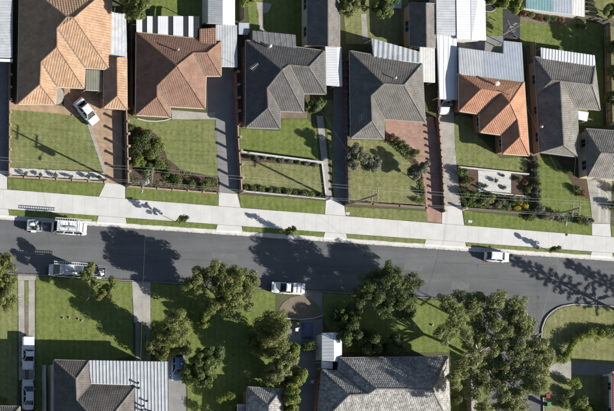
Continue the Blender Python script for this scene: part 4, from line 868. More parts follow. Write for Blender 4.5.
for q, lb in (((470, 221.5), 'pale square pit lid in the verge below the terracotta house'), ((347.6, 213.5), 'pale square pit lid in the verge by the middle pole')):
    w = P(*q); rt = thing('pit_lid', lb, 'pit lid', (w.x, w.y, .012)); MB().box((w.x, w.y, .025), (.7, .45, .04), -.08).build('surround', M_conc_old, rt); MB().box((w.x, w.y, .05), (.56, .34, .008), -.08).build('lid', M_conc, rt)

# ================================================================ VEGETATION
def leaf_arrays(C, Rr, n, size, rng, up=.6, asp=.55, shell=.55):
    """n leaves on/in clumps (centres C, radii Rr (k,3))"""
    k = len(C); wgt = (Rr[:, 0]*Rr[:, 1])**1.0; wgt = wgt/wgt.sum(); idx = rng.choice(k, n, p=wgt)
    d = rng.normal(size=(n, 3)); d[:, 2] += .25; d /= np.linalg.norm(d, axis=1)[:, None]
    rad = shell+(1.08-shell)*rng.random(n)**.6
    pos = C[idx]+d*Rr[idx]*rad[:, None]
    nr = d+rng.normal(size=(n, 3))*.55+np.array([0, 0, up]); nr /= np.linalg.norm(nr, axis=1)[:, None]
    t = np.cross(nr, rng.normal(size=(n, 3))); t /= np.linalg.norm(t, axis=1)[:, None]; b = np.cross(nr, t)
    s = size*(.6+.8*rng.random(n))[:, None]
    v = np.stack([pos-t*s*.5, pos+b*s*asp*.5+nr*s*.06, pos+t*s*.5, pos-b*s*asp*.5+nr*s*.06], 1).reshape(-1, 3)
    cr = rng.random(k); r = np.clip(.25*cr[idx]+.25*(d[:, 2]*.5+.5)*0+.65*rng.random(n)+.05, 0, 1)
    return v, r
def leaf_obj(name, C, Rr, n, size, lm, parent, rng, kind=None, **kw):
    C = np.array(C, float); Rr = np.array(Rr, float)
    v, r = leaf_arrays(C, Rr, n, size, rng, **kw); v -= np.array(parent['_o'] if parent is not None else (0, 0, 0))
    me = bpy.data.meshes.new(name); nv = len(v); nf = nv//4
    me.vertices.add(nv); me.vertices.foreach_set('co', v.astype(np.float32).ravel()); me.loops.add(nv); me.loops.foreach_set('vertex_index', np.arange(nv, dtype=np.int32))
    me.polygons.add(nf); me.polygons.foreach_set('loop_start', np.arange(0, nv, 4, dtype=np.int32)); me.polygons.foreach_set('loop_total', np.full(nf, 4, dtype=np.int32))
    at = me.attributes.new('rnd', 'FLOAT', 'FACE'); at.data.foreach_set('value', r.astype(np.float32)); me.materials.append(lm); me.update(); me.validate()
    o = bpy.data.objects.new(name, me); COL.objects.link(o); o.parent = parent
    if kind: o['kind'] = kind
    return o
def tree(name, label, base, blobs, nleaf, size, lm, bark=M_bark, tr=.18, cl=(.5, .9), ncl=14, group=None, cat='tree', seed=0, limbs=True, shell=.5):
    """blobs: (px,py,z,rx,rz)"""
    rng = np.random.default_rng(seed+100); b = P(*base); root = thing(name, label, cat, b[:], group); C = []; Rr = []; tops = []
    for (px, py, z, rx, rz) in blobs:
        z *= HF*1.03; rx *= 1.067; c = P(px, py, z); n = max(5, int(1.5*ncl*(rx/2)**2)); tops.append((c, rx))
        for i in range(n):
            d = rng.normal(size=3); d /= np.linalg.norm(d); rr = rng.random()**.4
            q = np.array(c)+d*np.array([rx, rx, rz])*rr*.85; q[2] = max(q[2], .35)
            s = rng.uniform(*cl)*1.12; C.append(q); Rr.append((s, s, s*.75))
    leaf_obj('crown', C, Rr, int(nleaf*2.5), size*1.08, lm, root, rng, shell=shell)
    m = MB(); cm = sum((t[0] for t in tops), Vector())/len(tops); fork = b+(cm-b)*.42; fork.x = b.x+(cm.x-b.x)*.25; fork.y = b.y+(cm.y-b.y)*.25
    mid = (b+fork)/2+Vector((rng.normal()*.1, rng.normal()*.1, 0)); m.tube([b-Vector((0, 0, .1)), mid, fork], [tr*1.15, tr*.9, tr*.75], 8)
    tk = m.build('trunk', bark, root)
    if limbs:
        ng = min(len(tops), max(2, len(tops)//4)); seeds = [tops[int(k*len(tops)/ng)][0] for k in range(ng)]
        for _ in range(4):
            gr = [[] for _ in seeds]
            for c, rx in tops: gr[min(range(len(seeds)), key=lambda k: (seeds[k]-c).length)].append((c, rx))
            seeds = [sum((c for c, _r in g), Vector())/len(g) if g else sd2 for g, sd2 in zip(gr, seeds)]
        for g, sd2 in zip(gr, seeds):
            if not g: continue
            m = MB(); n2 = fork+(sd2-fork)*.6-Vector((0, 0, .5)); mm = (fork+n2)/2+Vector((rng.normal()*.25, rng.normal()*.25, .3)); m.tube([fork-Vector((0, 0, .15)), mm, n2], [tr*.6, tr*.48, tr*.38], 6)
            for c, rx in g:
                m2 = n2+(c-n2)*.5+Vector((rng.normal()*.2, rng.normal()*.2, .1)); m.tube([n2, m2, c-Vector((0, 0, .2))], [tr*.3, tr*.2, tr*.1], 5)
                for k in range(5):
                    d = Vector(rng.normal(size=3)); d.z = abs(d.z)*.3; d.normalize(); s0 = m2+(c-m2)*(.3+.6*rng.random()); m.tube([s0, s0+d*rx*.45, s0+d*rx*.8], [tr*.1, tr*.07, tr*.03], 4)
            m.build('limb', bark, root)
    return root
tree('spreading_tree', 'broad yellow green spreading tree with bare forked limbs over the lower kerb', (214, 306), [(231, 283, 6.8, 3.0, 1.6), (241, 296, 6.0, 2.6, 1.5), (225, 303, 5.2, 2.3, 1.2), (213, 272, 6.8, 1.9, 1.2), (199, 275, 6.2, 1.7, 1.0), (193, 285, 5.4, 1.5, 1.0), (247, 281, 6.4, 1.7, 1.1), (208, 308, 4.2, 1.4, .8)], 15000, .21, LF_olive, tr=.26, cl=(.35, .7), ncl=13, seed=1)
tree('bushy_tree', 'tall dense olive tree beside the blue car', (160, 346), [(164, 344, 3.12, 2.6, 1.9), (171, 332, 5.72, 2.5, 1.9), (178, 319, 8.06, 1.7, 1.5), (182, 345, 3.38, 1.4, 1.4), (160, 330, 3.38, 1.6, 1.5)], 13000, .2, LF_olive, cl=(.4, .75), ncl=18, seed=2)
tree('round_tree', 'dark round leafed tree with pale leaf tips left of the small hip roof', (198, 374), [(194, 373, 1.8, 2.1, 1.4), (200, 368, 3.6, 2.4, 1.7), (207, 360, 5.4, 2.4, 1.6), (206, 376, 3.6, 1.9, 1.4), (214, 353, 6.4, 1.4, 1.1)], 9000, .24, LF_mid, cl=(.35, .6), ncl=15, seed=3)
tree('small_tree', 'small lime green tree below the spreading yellow green tree', (199, 325), [(203, 321, 2.1, 1.25, .9), (209, 316, 2.4, .8, .6)], 2200, .22, LF_bright, cl=(.3, .5), ncl=22, tr=.08, seed=4)
tree('columnar_tree', 'tall leafy green tree left of the white gabled shed path', (265, 350), [(261, 342, 1.6, 2.3, 1.4), (265, 347, 3.2, 2.1, 1.5), (268, 326, 3.6, 2.3, 1.6), (273, 335, 5.6, 2.4, 1.7), (277, 320, 6.6, 2.0, 1.5), (277, 345, 5.6, 1.7, 1.3), (282, 331, 8.0, 1.5, 1.2)], 13000, .2, LF_olive, cl=(.4, .7), ncl=17, seed=5)
tree('grey_green_tree', 'pale grey green tree just above the small hip roof building', (274, 377), [(273, 375, 1.8, 2.0, 1.4), (279, 371, 3.6, 2.2, 1.5), (285, 366, 5.2, 1.9, 1.3), (289, 361, 6.4, 1.2, 1.0)], 6500, .22, LF_gum, cl=(.35, .6), ncl=18, seed=6)
tree('leafy_shrub', 'lime green shrub tucked behind the pale grey green tree', (288, 356), [(293, 351, 4.18, 1.4, 1.2)], 2400, .22, LF_bright, cl=(.3, .55), ncl=24, tr=.08, seed=7, cat='shrub')
tree('leafy_shrub', 'bright green shrub right of the small hip roof building', (291, 384), [(292, 381, 1.8, 1.4, 1.2), (296, 377, 3.6, 1.4, 1.2), (299, 374, 4.8, 1.0, 0.9)], 3800, .22, LF_bright, cl=(.3, .55), ncl=24, tr=.08, seed=8, cat='shrub')
tree('leafy_shrub', 'bright green shrub at the bottom edge beside the small hip roof', (285, 400), [(286, 401, 1.8, 1.4, 1.2), (291, 397, 3.4, 1.4, 1.2), (292, 410, 3, 1.3, 1.2), (294, 394, 4.6, 1.0, 0.9)], 4400, .22, LF_bright, cl=(.3, .55), ncl=22, tr=.08, seed=9, cat='shrub')
tree('spreading_tree', 'large dark spreading tree overhanging the lower kerb at centre', (364, 309), [(374, 287, 7.2, 2.7, 1.4), (392, 281, 8.4, 2.7, 1.4), (404, 297, 7.6, 2.6, 1.3), (385, 303, 6.6, 2.3, 1.2), (413, 283, 7.6, 1.7, 1.1), (361, 297, 6.0, 1.8, 1.1), (408, 315, 6.2, 1.5, 1.0), (391, 270, 8.2, 1.6, 1.0)], 10500, .2, LF_dark, tr=.26, cl=(.35, .7), ncl=13, seed=10)
for i, (bp, bl, lb) in enumerate([((345, 337), [(350, 333, 2.6, 2.2, 1.8)], 'dark shaded tree right of the white gabled shed'), ((364, 345), [(370, 341, 2.8, 2.2, 1.8)], 'dark shaded tree above the middle of the mottled roof'), ((350, 316), [(355, 313, 1.8, 1.5, 1.2)], 'dark shaded shrub under the large dark spreading tree'), ((389, 348), [(394, 345, 2.2, 1.7, 1.4)], 'low dark shaded tree at the lit lawn edge above mottled roof'), ((338, 318), [(341, 314, 1.6, 1.3, 1.0)], 'dark shaded shrub above the white gabled shed')]):
    tree('shaded_tree', lb, bp, bl, 3000, .24, LF_dark, tr=.1, cl=(.4, .65), ncl=16, seed=20+i, group='shaded trees above the mottled roof')
rg = np.random.default_rng(5); GB = [(447, 303), (461, 296), (479, 297), (497, 299), (509, 311), (521, 317), (469, 311), (487, 317), (455, 324), (446, 334), (466, 335), (486, 339), (506, 334), (525, 334), (538, 344), (515, 350), (495, 360), (476, 358), (531, 364), (511, 375), (490, 386), (521, 392), (541, 374), (478, 378), (500, 403), (484, 410), (462, 362), (456, 380), (533, 352), (524, 378), (506, 390), (545, 358), (497, 327), (515, 327), (476, 326), (497, 348), (523, 347), (484, 366), (503, 368), (518, 364), (538, 386), (530, 384), (512, 406), (496, 377), (472, 392), (470, 345), (528, 326), (516, 302), (488, 305), (458, 312), (472, 303), (466, 372), (521, 408), (542, 350), (510, 342)]
tree('gum_tree', 'huge gum tree with clustered pale green foliage covering the side street mouth', (465, 354), [(x_, y_, 8.2+(x_-446)*.028+rg.uniform(-1, 1.2), rg.uniform(1.25, 1.75), rg.uniform(.8, 1.1)) for x_, y_ in GB], 46000, .2, LF_gum, M_barkp, tr=.26, cl=(.3, .6), ncl=20, seed=30)
def conifer(label, base, h, seed):
    rng = np.random.default_rng(seed); b = P(*base); root = thing('norfolk_pine', label, 'pine tree', b[:], 'pines beyond the right edge'); C = []; Rr = []; m = MB()
    z = 2.6
    while z < h-.4:
        rad = (h-z)*.24+.5; a0 = rng.random()*6.28
        for k in range(6):
            a = a0+k*math.pi/3+rng.normal()*.1; d = Vector((math.cos(a), math.sin(a), 0)); e = b+d*rad+Vector((0, 0, z+.15)); m.tube([b+Vector((0, 0, z)), e], [.06, .02], 4)
            for j in range(5): t = .3+.7*(j+.5)/5; q = b+d*(rad*t)+Vector((0, 0, z+.1)); C.append(q[:]); Rr.append((.27, .27, .12))
        z += 1.1*(1-.35*z/h)
    m.tube([b, b+Vector((0, 0, h))], [.24, .03], 8); m.build('trunk', M_bark, root)
    leaf_obj('crown', C, Rr, 6500, .2, LF_dark, root, rng, shell=.3)
conifer('tall layered pine just beyond the right edge, nearer to the side street', (630, 317), 10.6, 3)
conifer('tall layered pine farther beyond the right edge', (692, 324), 10.6, 4)
tree('kerbside_tree', 'light olive tree at the left edge below the road', (-14, 296), [(-4, 288, 4.6, 2.7, 1.9), (6, 264, 5.6, 1.7, 1.4), (-8, 268, 6, 2.0, 1.5), (5, 300, 3.6, 1.8, 1.4), (10, 280, 4.6, 1.4, 1.1)], 9000, .21, LF_olive, cl=(.35, .65), ncl=15, seed=31)
tree('thin_tree', 'sparse pale green tree overhanging the white van and trailer', (84, 303), [(88, 275, 4.6, 1.2, 1.0), (104, 291, 4.2, 1.5, .9), (96, 284, 5.0, 1.0, .8), (112, 283, 4.6, .8, .6), (90, 266, 4.6, .7, .6)], 3000, .2, LF_olive, tr=.09, cl=(.3, .5), ncl=14, seed=32)
tree('backyard_tree', 'olive tree overhanging the translucent awning at the top', (124, 6), [(136, 8, 5, 1.8, 1.6), (130, -8, 4.6, 2.2, 1.6), (143, 2, 4.4, 1.2, 1.0)], 6500, .2, LF_olive, cl=(.35, .6), ncl=16, seed=33)
tree('backyard_tree', 'bright lime shrub at the top edge right of the gabled metal garage', (243, 2), [(247, 0, 2.2, 1.1, .9)], 1600, .22, LF_bright, tr=.07, cl=(.3, .5), ncl=20, seed=34)
tree('backyard_tree', 'light green garden tree right of the long outbuilding at the top', (342, 8), [(350, 5, 3.2, 1.7, 1.3), (344, -9, 3.2, 1.6, 1.2), (360, 6, 2.6, 1.1, .9)], 5000, .2, LF_gum, cl=(.35, .55), ncl=16, seed=35)
tree('backyard_tree', 'mid green tree at the top beside the pale blue pool cover', (376, 12), [(383, 8, 3.2, 1.7, 1.4), (390, 0, 3.4, 1.4, 1.1)], 4500, .22, LF_mid, cl=(.35, .55), ncl=16, seed=36)
for i, (q, lb) in enumerate([((492, -3), 'green hedge tree at top beside the twin white garage roof'), ((505, -2), 'green hedge tree at top between two others'), ((517, 3), 'green hedge tree at top beside the teal shed roof')]):
    tree('hedge_tree', lb, (q[0]-6, q[1]+2), [(q[0], q[1], 2, 1.4, 1.2)], 2600, .21, LF_bright if i > 0 else LF_mid, tr=.08, cl=(.3, .55), ncl=20, seed=40+i, group='green trees at the top')
for i, (q, z, r_, lb) in enumerate([((640, 54), 4.2, 2.8, 'leafy tree beyond the right fence shading the upper lawn'), ((617, 44), 2.0, 1.3, 'green tree at the right edge near the back fence corner'), ((617, 70), 2.4, 1.5, 'green tree at the right edge midway down the side fence'), ((616, 99), 2.2, 1.4, 'green tree at the right edge near the lower end of the fence'), ((612, 10), 2.0, 1.2, 'pale green shrub at the upper right corner')]):
    tree('side_tree', lb, (q[0]-3.6*z, q[1]+1.4*z), [(q[0], q[1], z, r_, r_*.75)], int(900*r_*r_)+800, .22, LF_olive if i else LF_mid, tr=.1, cl=(.35, .6), ncl=15, seed=50+i, group='trees beyond the right fence')
tree('grey_green_tree', 'grey green twin crowned tree on the lawn of the dark grey brown house', (350, 164), [(357, 154, 3.1, 1.6, 1.3), (371, 163, 2.6, 1.6, 1.2), (352, 164, 2.2, 1.0, .8), (364, 158, 3.0, .9, .8)], 5600, .17, LF_grey, tr=.1, cl=(.3, .5), ncl=20, seed=60)
tree('grey_green_tree', 'grey green tree leaning over the left edge of the red brick drive', (413, 180), [(417, 173, 2.0, 1.3, 1.2), (423, 166, 2.9, .9, .8)], 2600, .17, LF_grey, tr=.07, cl=(.25, .45), ncl=26, seed=61)
tree('leafy_shrub', 'bushy green shrub in the porch corner of the charcoal house', (309, 110), [(313, 106, 1.4, 1.2, .9), (320, 104, 1.6, .8, .7)], 2400, .2, LF_mid, tr=.06, cl=(.3, .5), ncl=22, seed=62, cat='shrub')
for i, (bp, hh, lb) in enumerate([((176, 222.3), 4.7, 'slender young tree in the narrow verge below the shrub bed'), ((285, 232.5), 3.6, 'slender young tree in the narrow verge below the two level lawn'), ((548, 250.6), 3.1, 'slender young tree in the narrow verge near the parked hatchback')]):
    b0 = Vector(bp); lx, ly_ = (bp[0]-NX)/302*HF, (bp[1]-NY)/302*HF
    tree('young_tree', lb, bp, [(bp[0]+lx*z, bp[1]+ly_*z, z, rr, .5) for z, rr in ((hh*.38, .55), (hh*.58, .62), (hh*.78, .5), (hh*.93, .3))], 520, .17, LF_mid, tr=.05, cl=(.16, .28), ncl=34, group='young verge trees', seed=70+i, limbs=False)
def shrub(label, q, r, h, lm, group=None, n=None, seed=0, flat=.8):
    rng = np.random.default_rng(seed+int(q[0]*13+q[1]*7)); b = P(*q); r *= 1.28; root = thing('shrub', label, 'shrub', b[:], group); C = []; Rr = []
    for k in range(9): a = rng.random()*6.28; d = rng.random()**.5*r*.6; s = r*rng.uniform(.38, .6); C.append((b.x+d*math.cos(a), b.y+d*math.sin(a), h*rng.uniform(.4, .85))); Rr.append((s, s, min(s, h*.4)))
    leaf_obj('foliage', C, Rr, n or int(800*max(.5, r*r*1.5)), min(.2, .1+.09*r), lm, root, rng, shell=.35)
    m = MB()
    for k in range(3): m.tube([b, b+Vector((rng.normal()*.15*r, rng.normal()*.15*r, h*.6))], [.03, .015], 4)
    m.build('stem', M_bark, root); return root
ORD = ['first', 'second', 'third', 'fourth', 'fifth', 'sixth', 'seventh', 'eighth', 'ninth', 'tenth', 'eleventh', 'twelfth']
for i, x_ in enumerate((24.5, 39.5, 54.5, 70, 86.5, 98)): shrub(ORD[i]+' dark shrub from the left in the white pebble strip', (x_, 171.5+(x_-24)*.055+2.5), .34, .75, LF_dark, 'shrubs in the white pebble strip')
for i, x_ in enumerate((247, 255, 262.5, 271, 280, 289, 297.5, 305.5, 313.5)): shrub(ORD[i]+' small round shrub from the left under the retaining wall', (x_, 156.8+(x_-246)*.115), .42, .55, LF_grey if i % 3 else LF_dark, 'round shrubs under the retaining wall')
for i, x_ in enumerate((244, 252, 260, 269, 277, 286, 294, 303, 311, 319)): shrub(ORD[i]+' low dark plant from the left behind the white picket fence', (x_, 188.3+(x_-244)*.092), .38+.1*(i % 3), .5+.1*(i % 2), (LF_dark, LF_mid, LF_olive)[i % 3], 'plants behind the white picket fence')
for q, r, h, lm, lb in [((137, 146), 1.35, 1.5, LF_dark, 'large dark round shrub against the brick pier fence'), ((157, 147), .95, 1.4, LF_bright, 'yellow green ball shrub at the right end of the round shrub bed'), ((148, 152), 1.15, 1.3, LF_olive, 'broad olive shrub in the middle of the round shrub bed'), ((136, 162), .85, 1.3, LF_bright, 'yellow green shrub low on the left of the round shrub bed'), ((158, 166), .75, 1.2, LF_bright, 'yellow green shrub low on the right of the round shrub bed'), ((143, 137), 1.0, 1.3, LF_dark, 'dark shrub at the top of the round shrub bed'), ((130, 128), .55, .8, LF_mid, 'small green shrub at the upper corner of the brick pier fence'), ((146, 169), .9, .8, LF_dark, 'low dark shrub at the bottom of the round shrub bed'), ((166, 173), .6, .9, LF_dark, 'small dark shrub where the bed narrows'), ((176, 180), .75, 1.0, LF_mid, 'green shrub in the narrow part of the bed nearest the pole'), ((190, 184), .6, .8, LF_dark, 'small dark shrub in the narrow part of the bed'), ((203, 186), .75, 1.0, LF_mid, 'green shrub at the drive end of the narrow bed'), ((154, 158), .7, 1.0, LF_mid, 'mid green shrub between the olive and yellow green shrubs'),
    ((394, 141), .5, .7, LF_dark, 'dark shrub at the top of the red brick drive bed'), ((400, 144), .6, .8, LF_mid, 'green shrub second along the red brick drive bed'), ((406, 148), .55, .8, LF_dark, 'dark shrub third along the red brick drive bed'), ((414, 153), .6, .8, LF_olive, 'olive shrub at the bend of the red brick drive bed'), ((390, 138), .5, .7, LF_red, 'russet shrub beside the front corner of the dark grey brown house'), ((421, 194), .5, .9, LF_dark, 'dark upright shrub low on the red brick drive bed'), ((419, 201), .45, .7, LF_mid, 'small green shrub at the front corner by the red brick drive'),
    ((460, 174), .75, 1.2, LF_mid, 'green shrub at the concrete drive edge left of white pebbles'), ((463, 182), .7, 1.0, LF_olive, 'olive shrub below another at the concrete drive edge'), ((471, 180), .38, .5, LF_red, 'small russet plant in the mulch left of white pebbles'), ((462, 193), .75, 1.0, LF_mid, 'round green shrub at the left end of the lower bed'), ((471, 195), .85, 1.1, LF_mid, 'big green shrub below the left mulch square'), ((480, 200), .8, 1.0, LF_dark, 'dark green shrub under the pebble rectangle corner'), ((489, 200), .75, .9, LF_olive, 'olive shrub under the middle of the pebble rectangle'), ((498, 203), .7, .9, LF_grey, 'grey green shrub under the pebble rectangle'), ((507, 203), .75, .9, LF_dark, 'dark shrub left of the yellow flowers'), ((516, 206), .55, .8, LF_yellow, 'yellow flowering shrub nearer the white pebbles'), ((522.5, 207.5), .5, .8, LF_yellow, 'yellow flowering shrub nearer the hedge'), ((523, 183), .42, .5, LF_red, 'russet plant in the mulch right of white pebbles'), ((517, 180), .4, .5, LF_dark, 'dark plant in the mulch right of white pebbles'), ((527, 190), .5, .7, LF_mid, 'green plant at the lower right mulch corner'), ((494, 181), .32, .7, LF_olive, 'lone olive plant in the centre of the white pebbles'), ((484, 187), .4, .5, LF_dark, 'dark plant at the lower left of the white pebbles'), ((503, 188), .3, .4, LF_grey, 'small grey plant at the lower right of the white pebbles'), ((502, 176), .25, .35, LF_dark, 'tiny plant at the upper right of the white pebbles'),
    ((546, 217.5), .75, .9, LF_grey, 'grey shrub at the foot of the hedge pole'), ((556, 217.5), .8, 1.0, LF_grey, 'grey shrub right of the hedge pole'), ((563, 218.5), .6, .8, LF_dark, 'dark shrub at the end of the grey shrubs'), ((578, 221), .6, .8, LF_dark, 'dark low shrub left of the stained drive'), ((586, 221), .75, .9, LF_grey, 'grey low shrub touching the stained drive'), ((574, 190), .6, .8, LF_mid, 'green shrub at the bend of the lawn by the stained drive'), ((580, 194), .55, .8, LF_red, 'russet shrub by the stained drive'), ((566, 172), .6, 1.0, LF_dark, 'dark shrub by the shaded front of the grey house'), ((612, 205), .8, 1.2, LF_mid, 'green shrub right of the stained drive'), ((613, 190), .7, 1.0, LF_dark, 'dark shrub right of the stained drive near garage'),
    ((533, 160), .5, 1.0, LF_grey, 'uppermost shrub of the dividing hedge'), ((534, 168), .55, 1.1, LF_dark, 'second shrub down the dividing hedge'), ((534.5, 176), .5, 1.0, LF_grey, 'third shrub down the dividing hedge'), ((535, 184), .55, 1.1, LF_olive, 'fourth shrub down the dividing hedge'), ((535.5, 192), .55, 1.0, LF_grey, 'fifth shrub down the dividing hedge'), ((536, 200), .55, 1.1, LF_dark, 'sixth shrub down the dividing hedge'), ((537, 209), .7, 1.0, LF_grey, 'lowest shrub of the dividing hedge'), ((530, 217), .7, .8, LF_dark, 'dark shrub at the lower corner of the picket fence'),
    ((524, 14), .5, .6, LF_red, 'russet vegetable plant nearest the teal shed'), ((531, 16), .5, .6, LF_olive, 'olive vegetable plant second along the back bed'), ((538, 18), .5, .6, LF_red, 'russet vegetable plant third along the back bed'), ((545, 20), .55, .7, LF_dark, 'dark vegetable plant fourth along the back bed'), ((551, 20), .5, .6, LF_dark, 'dark vegetable plant fifth along the back bed'), ((560, 21), .5, .6, LF_red, 'russet vegetable plant at the right end of the back bed'), ((576, 26.5), .35, .5, LF_mid, 'small pale plant by the back fence, left'), ((582, 27.5), .35, .5, LF_grey, 'small pale plant by the back fence, right'),
    ((3, 400), .6, 1.0, LF_bright, 'small bright shrub above the bottom left tiled corner'), ((216, 400), .6, 2.2, LF_bright, 'upright bright shrub at the bottom left of the cypress'), ((223, 398), .7, 3.0, LF_bright, 'lime cypress above the bottom hedge'), ((230, 410), .9, 1.2, LF_bright, 'bright low hedge shrub at the bottom left of the lean-to'), ((203, 410), .7, 1.5, LF_mid, 'green shrub at the bottom right of the blue car drive'), ((297, 323), .4, .6, LF_bright, 'tiny bright shrub behind the curved pale kerb'), ((306, 347), .9, 1.4, LF_mid, 'lone green shrub on the shaded drive left of the white shed'), ((167, 354), .6, .9, LF_bright, 'bright shrub between metal roof and blue car'),
    ((571, 384), .8, 1.5, LF_bright, 'bright shrub below the side street path'), ((565, 393), .8, 1.2, LF_mid, 'green shrub right of the wheelie bins'), ((577, 402), .9, 1.3, LF_olive, 'olive shrub right of the bins at the bottom'), ((586, 408), .9, 1.3, LF_bright, 'bright shrub at the bottom right'), ((595, 407), .8, 1.3, LF_mid, 'green shrub nearest the red roofed house'), ((562, 404), .8, 1.0, LF_mid, 'green shrub below the wheelie bins'), ((453, 385), .8, 1.5, LF_mid, 'green shrub squeezed beside the mottled roof house'), ((454, 400), .7, 1.5, LF_dark, 'dark green shrub at the bottom beside the mottled roof house')]:
    shrub(lb, q, r, h, lm)
def hedge(label, px, r, h, lm, n):
    pts = lerp_path([P(*p) for p in px], .55); root = thing('hedge', label, 'hedge', pts[0][:]); rng = np.random.default_rng(int(px[0][0])); C = []; Rr = []; m = MB()
    for p in pts:
        m.tube([p, p+Vector((0, 0, h*.6))], .03, 4)
        for k in range(3): s = r*rng.uniform(.5, .75); C.append((p.x+rng.normal()*r*.3, p.y+rng.normal()*r*.3, h*rng.uniform(.35, .8))); Rr.append((s, s, s*.9))
    leaf_obj('foliage', C, Rr, n, .19, lm, root, rng, shell=.4); m.build('stem', M_bark, root)
hedge('light green hedge curving round the lower right lawn', [(560, 361), (565, 352), (571, 343), (578, 337), (588, 334), (602, 334.5)], .85, 1.5, LF_bright, 9000)
hedge('green hedge along the top of the lower right lawn to the edge', [(604, 334.5), (660, 339)], .85, 1.5, LF_olive, 8000)
# grass blades: fringe and tufts over the lawns
def poly_pts(poly, n, rng):
    a = np.array(poly); lo, hi = a.min(0), a.max(0); out = []
    x0, y0 = a[:, 0], a[:, 1]; x1, y1 = np.roll(x0, -1), np.roll(y0, -1)
    p = lo+(hi-lo)*rng.random((n, 2)); ins = np.zeros(n, bool)
    for i in range(len(a)):
        c = ((y0[i] > p[:, 1]) != (y1[i] > p[:, 1])); xx = (x1[i]-x0[i])*(p[:, 1]-y0[i])/(y1[i]-y0[i]+1e-12)+x0[i]; ins ^= c & (p[:, 0] < xx)
    return p[ins]
TP = []
for poly, z in LAWNS:
    a = np.array(poly); ar = float(np.prod(a.max(0)-a.min(0))); TP.append(poly_pts(poly, int(min(ar, 1500)*34), RNG))
    ed = np.concatenate([a+(np.roll(a, -1, 0)-a)*RNG.random()*1.0+RNG.normal(size=a.shape)*.07 for _ in range(4)]); TP.append(ed)
TP = np.concatenate(TP); TP = TP[(abs(TP[:, 0]) < 50) & (abs(TP[:, 1]) < 34)]; n = len(TP)
ang = RNG.random(n)*6.28; w = .02+.03*RNG.random(n); hgt = .025+.03*RNG.random(n); tl = RNG.normal(size=(n, 2))*.05
base = np.stack([TP[:, 0], TP[:, 1], np.full(n, .008)], 1); dv_ = np.stack([np.cos(ang)*w, np.sin(ang)*w, np.zeros(n)], 1); tip = base+np.stack([tl[:, 0], tl[:, 1], hgt], 1)
V = np.stack([base-dv_, base+dv_, tip], 1).reshape(-1, 3); me = bpy.data.meshes.new('grass'); me.vertices.add(3*n); me.vertices.foreach_set('co', V.astype(np.float32).ravel()); me.loops.add(3*n); me.loops.foreach_set('vertex_index', np.arange(3*n, dtype=np.int32))
me.polygons.add(n); me.polygons.foreach_set('loop_start', np.arange(0, 3*n, 3, dtype=np.int32)); me.polygons.foreach_set('loop_total', np.full(n, 3, dtype=np.int32)); at = me.attributes.new('rnd', 'FLOAT', 'FACE'); at.data.foreach_set('value', RNG.random(n).astype(np.float32)); me.materials.append(LF_grass); me.update()
go = bpy.data.objects.new('grass', me); COL.objects.link(go); tag(go, 'short green grass blades over all the lawns and verges', 'grass'); go['kind'] = 'stuff'

# ground cover through the planted beds, and leaf litter along the kerbs
def scatter_leaves(name, label, cat, P2, z, size, lm, hmax):
    n = len(P2); C = np.stack([P2[:, 0], P2[:, 1], z+RNG.random(n)*hmax], 1); nr = RNG.normal(size=(n, 3))*.5+np.array([0, 0, 1]); nr /= np.linalg.norm(nr, axis=1)[:, None]; t = np.cross(nr, RNG.normal(size=(n, 3))); t /= np.linalg.norm(t, axis=1)[:, None]; b = np.cross(nr, t); s_ = size*(.5+RNG.random(n))[:, None]
    v = np.stack([C-t*s_*.5, C+b*s_*.3, C+t*s_*.5, C-b*s_*.3], 1).reshape(-1, 3); nv = len(v); nf = n
    me = bpy.data.meshes.new(name); me.vertices.add(nv); me.vertices.foreach_set('co', v.astype(np.float32).ravel()); me.loops.add(nv); me.loops.foreach_set('vertex_index', np.arange(nv, dtype=np.int32)); me.polygons.add(nf); me.polygons.foreach_set('loop_start', np.arange(0, nv, 4, dtype=np.int32)); me.polygons.foreach_set('loop_total', np.full(nf, 4, dtype=np.int32))
    at = me.attributes.new('rnd', 'FLOAT', 'FACE'); at.data.foreach_set('value', RNG.random(n).astype(np.float32)); me.materials.append(lm); me.update(); o = bpy.data.objects.new(name, me); COL.objects.link(o); tag(o, label, cat); o['kind'] = 'stuff'
def patchy(p, sc_, thr):
    f = np.sin(p[:, 0]*sc_+1.3*np.sin(p[:, 1]*sc_*.7))+np.sin(p[:, 1]*sc_*1.2+1.7*np.sin(p[:, 0]*sc_*.5)); return p[f+RNG.normal(size=len(p))*.5 > thr]
scatter_leaves('ground_cover', 'tangled dark ground cover through the round shrub bed', 'ground cover', patchy(poly_pts(xy([(128, 129), (140, 129), (157, 137), (162, 147), (166, 161), (180, 171), (205, 177), (218, 179), (218, 191), (128, 184)]), 9000, RNG), 1.9, -.3), .03, .22, LF_mid, .25)
scatter_leaves('ground_cover', 'leafy ground cover in the lower bed of the terracotta house', 'ground cover', patchy(poly_pts(xy([(459, 191.5), (529, 197.5), (533, 212), (464, 207.5)]), 9000, RNG), 2.1, -.6), .03, .22, LF_mid, .3)
scatter_leaves('ground_cover', 'grey green ground cover under the dividing hedge', 'ground cover', patchy(poly_pts(xy([(529.5, 158), (537.5, 158), (539, 218), (531.5, 218)]), 5000, RNG), 2.1, -.6), .03, .2, LF_grey, .35)
scatter_leaves('ground_cover', 'ground cover in the bed beside the red brick drive', 'ground cover', patchy(poly_pts(xy([(387, 138), (396, 144), (411, 154), (421.5, 167), (425.5, 203), (421.5, 202), (417, 173), (408, 161), (394, 148), (385, 142)]), 9000, RNG), 2.2, -.2), .03, .2, LF_mid, .25)
scatter_leaves('ground_cover', 'weedy ground cover behind the white picket fence', 'ground cover', patchy(poly_pts(xy([(241, 185), (324.5, 195.5), (324.5, 199), (240.5, 191.5)]), 4000, RNG), 2.4, -.4), .03, .18, LF_dark, .25)
ll = []
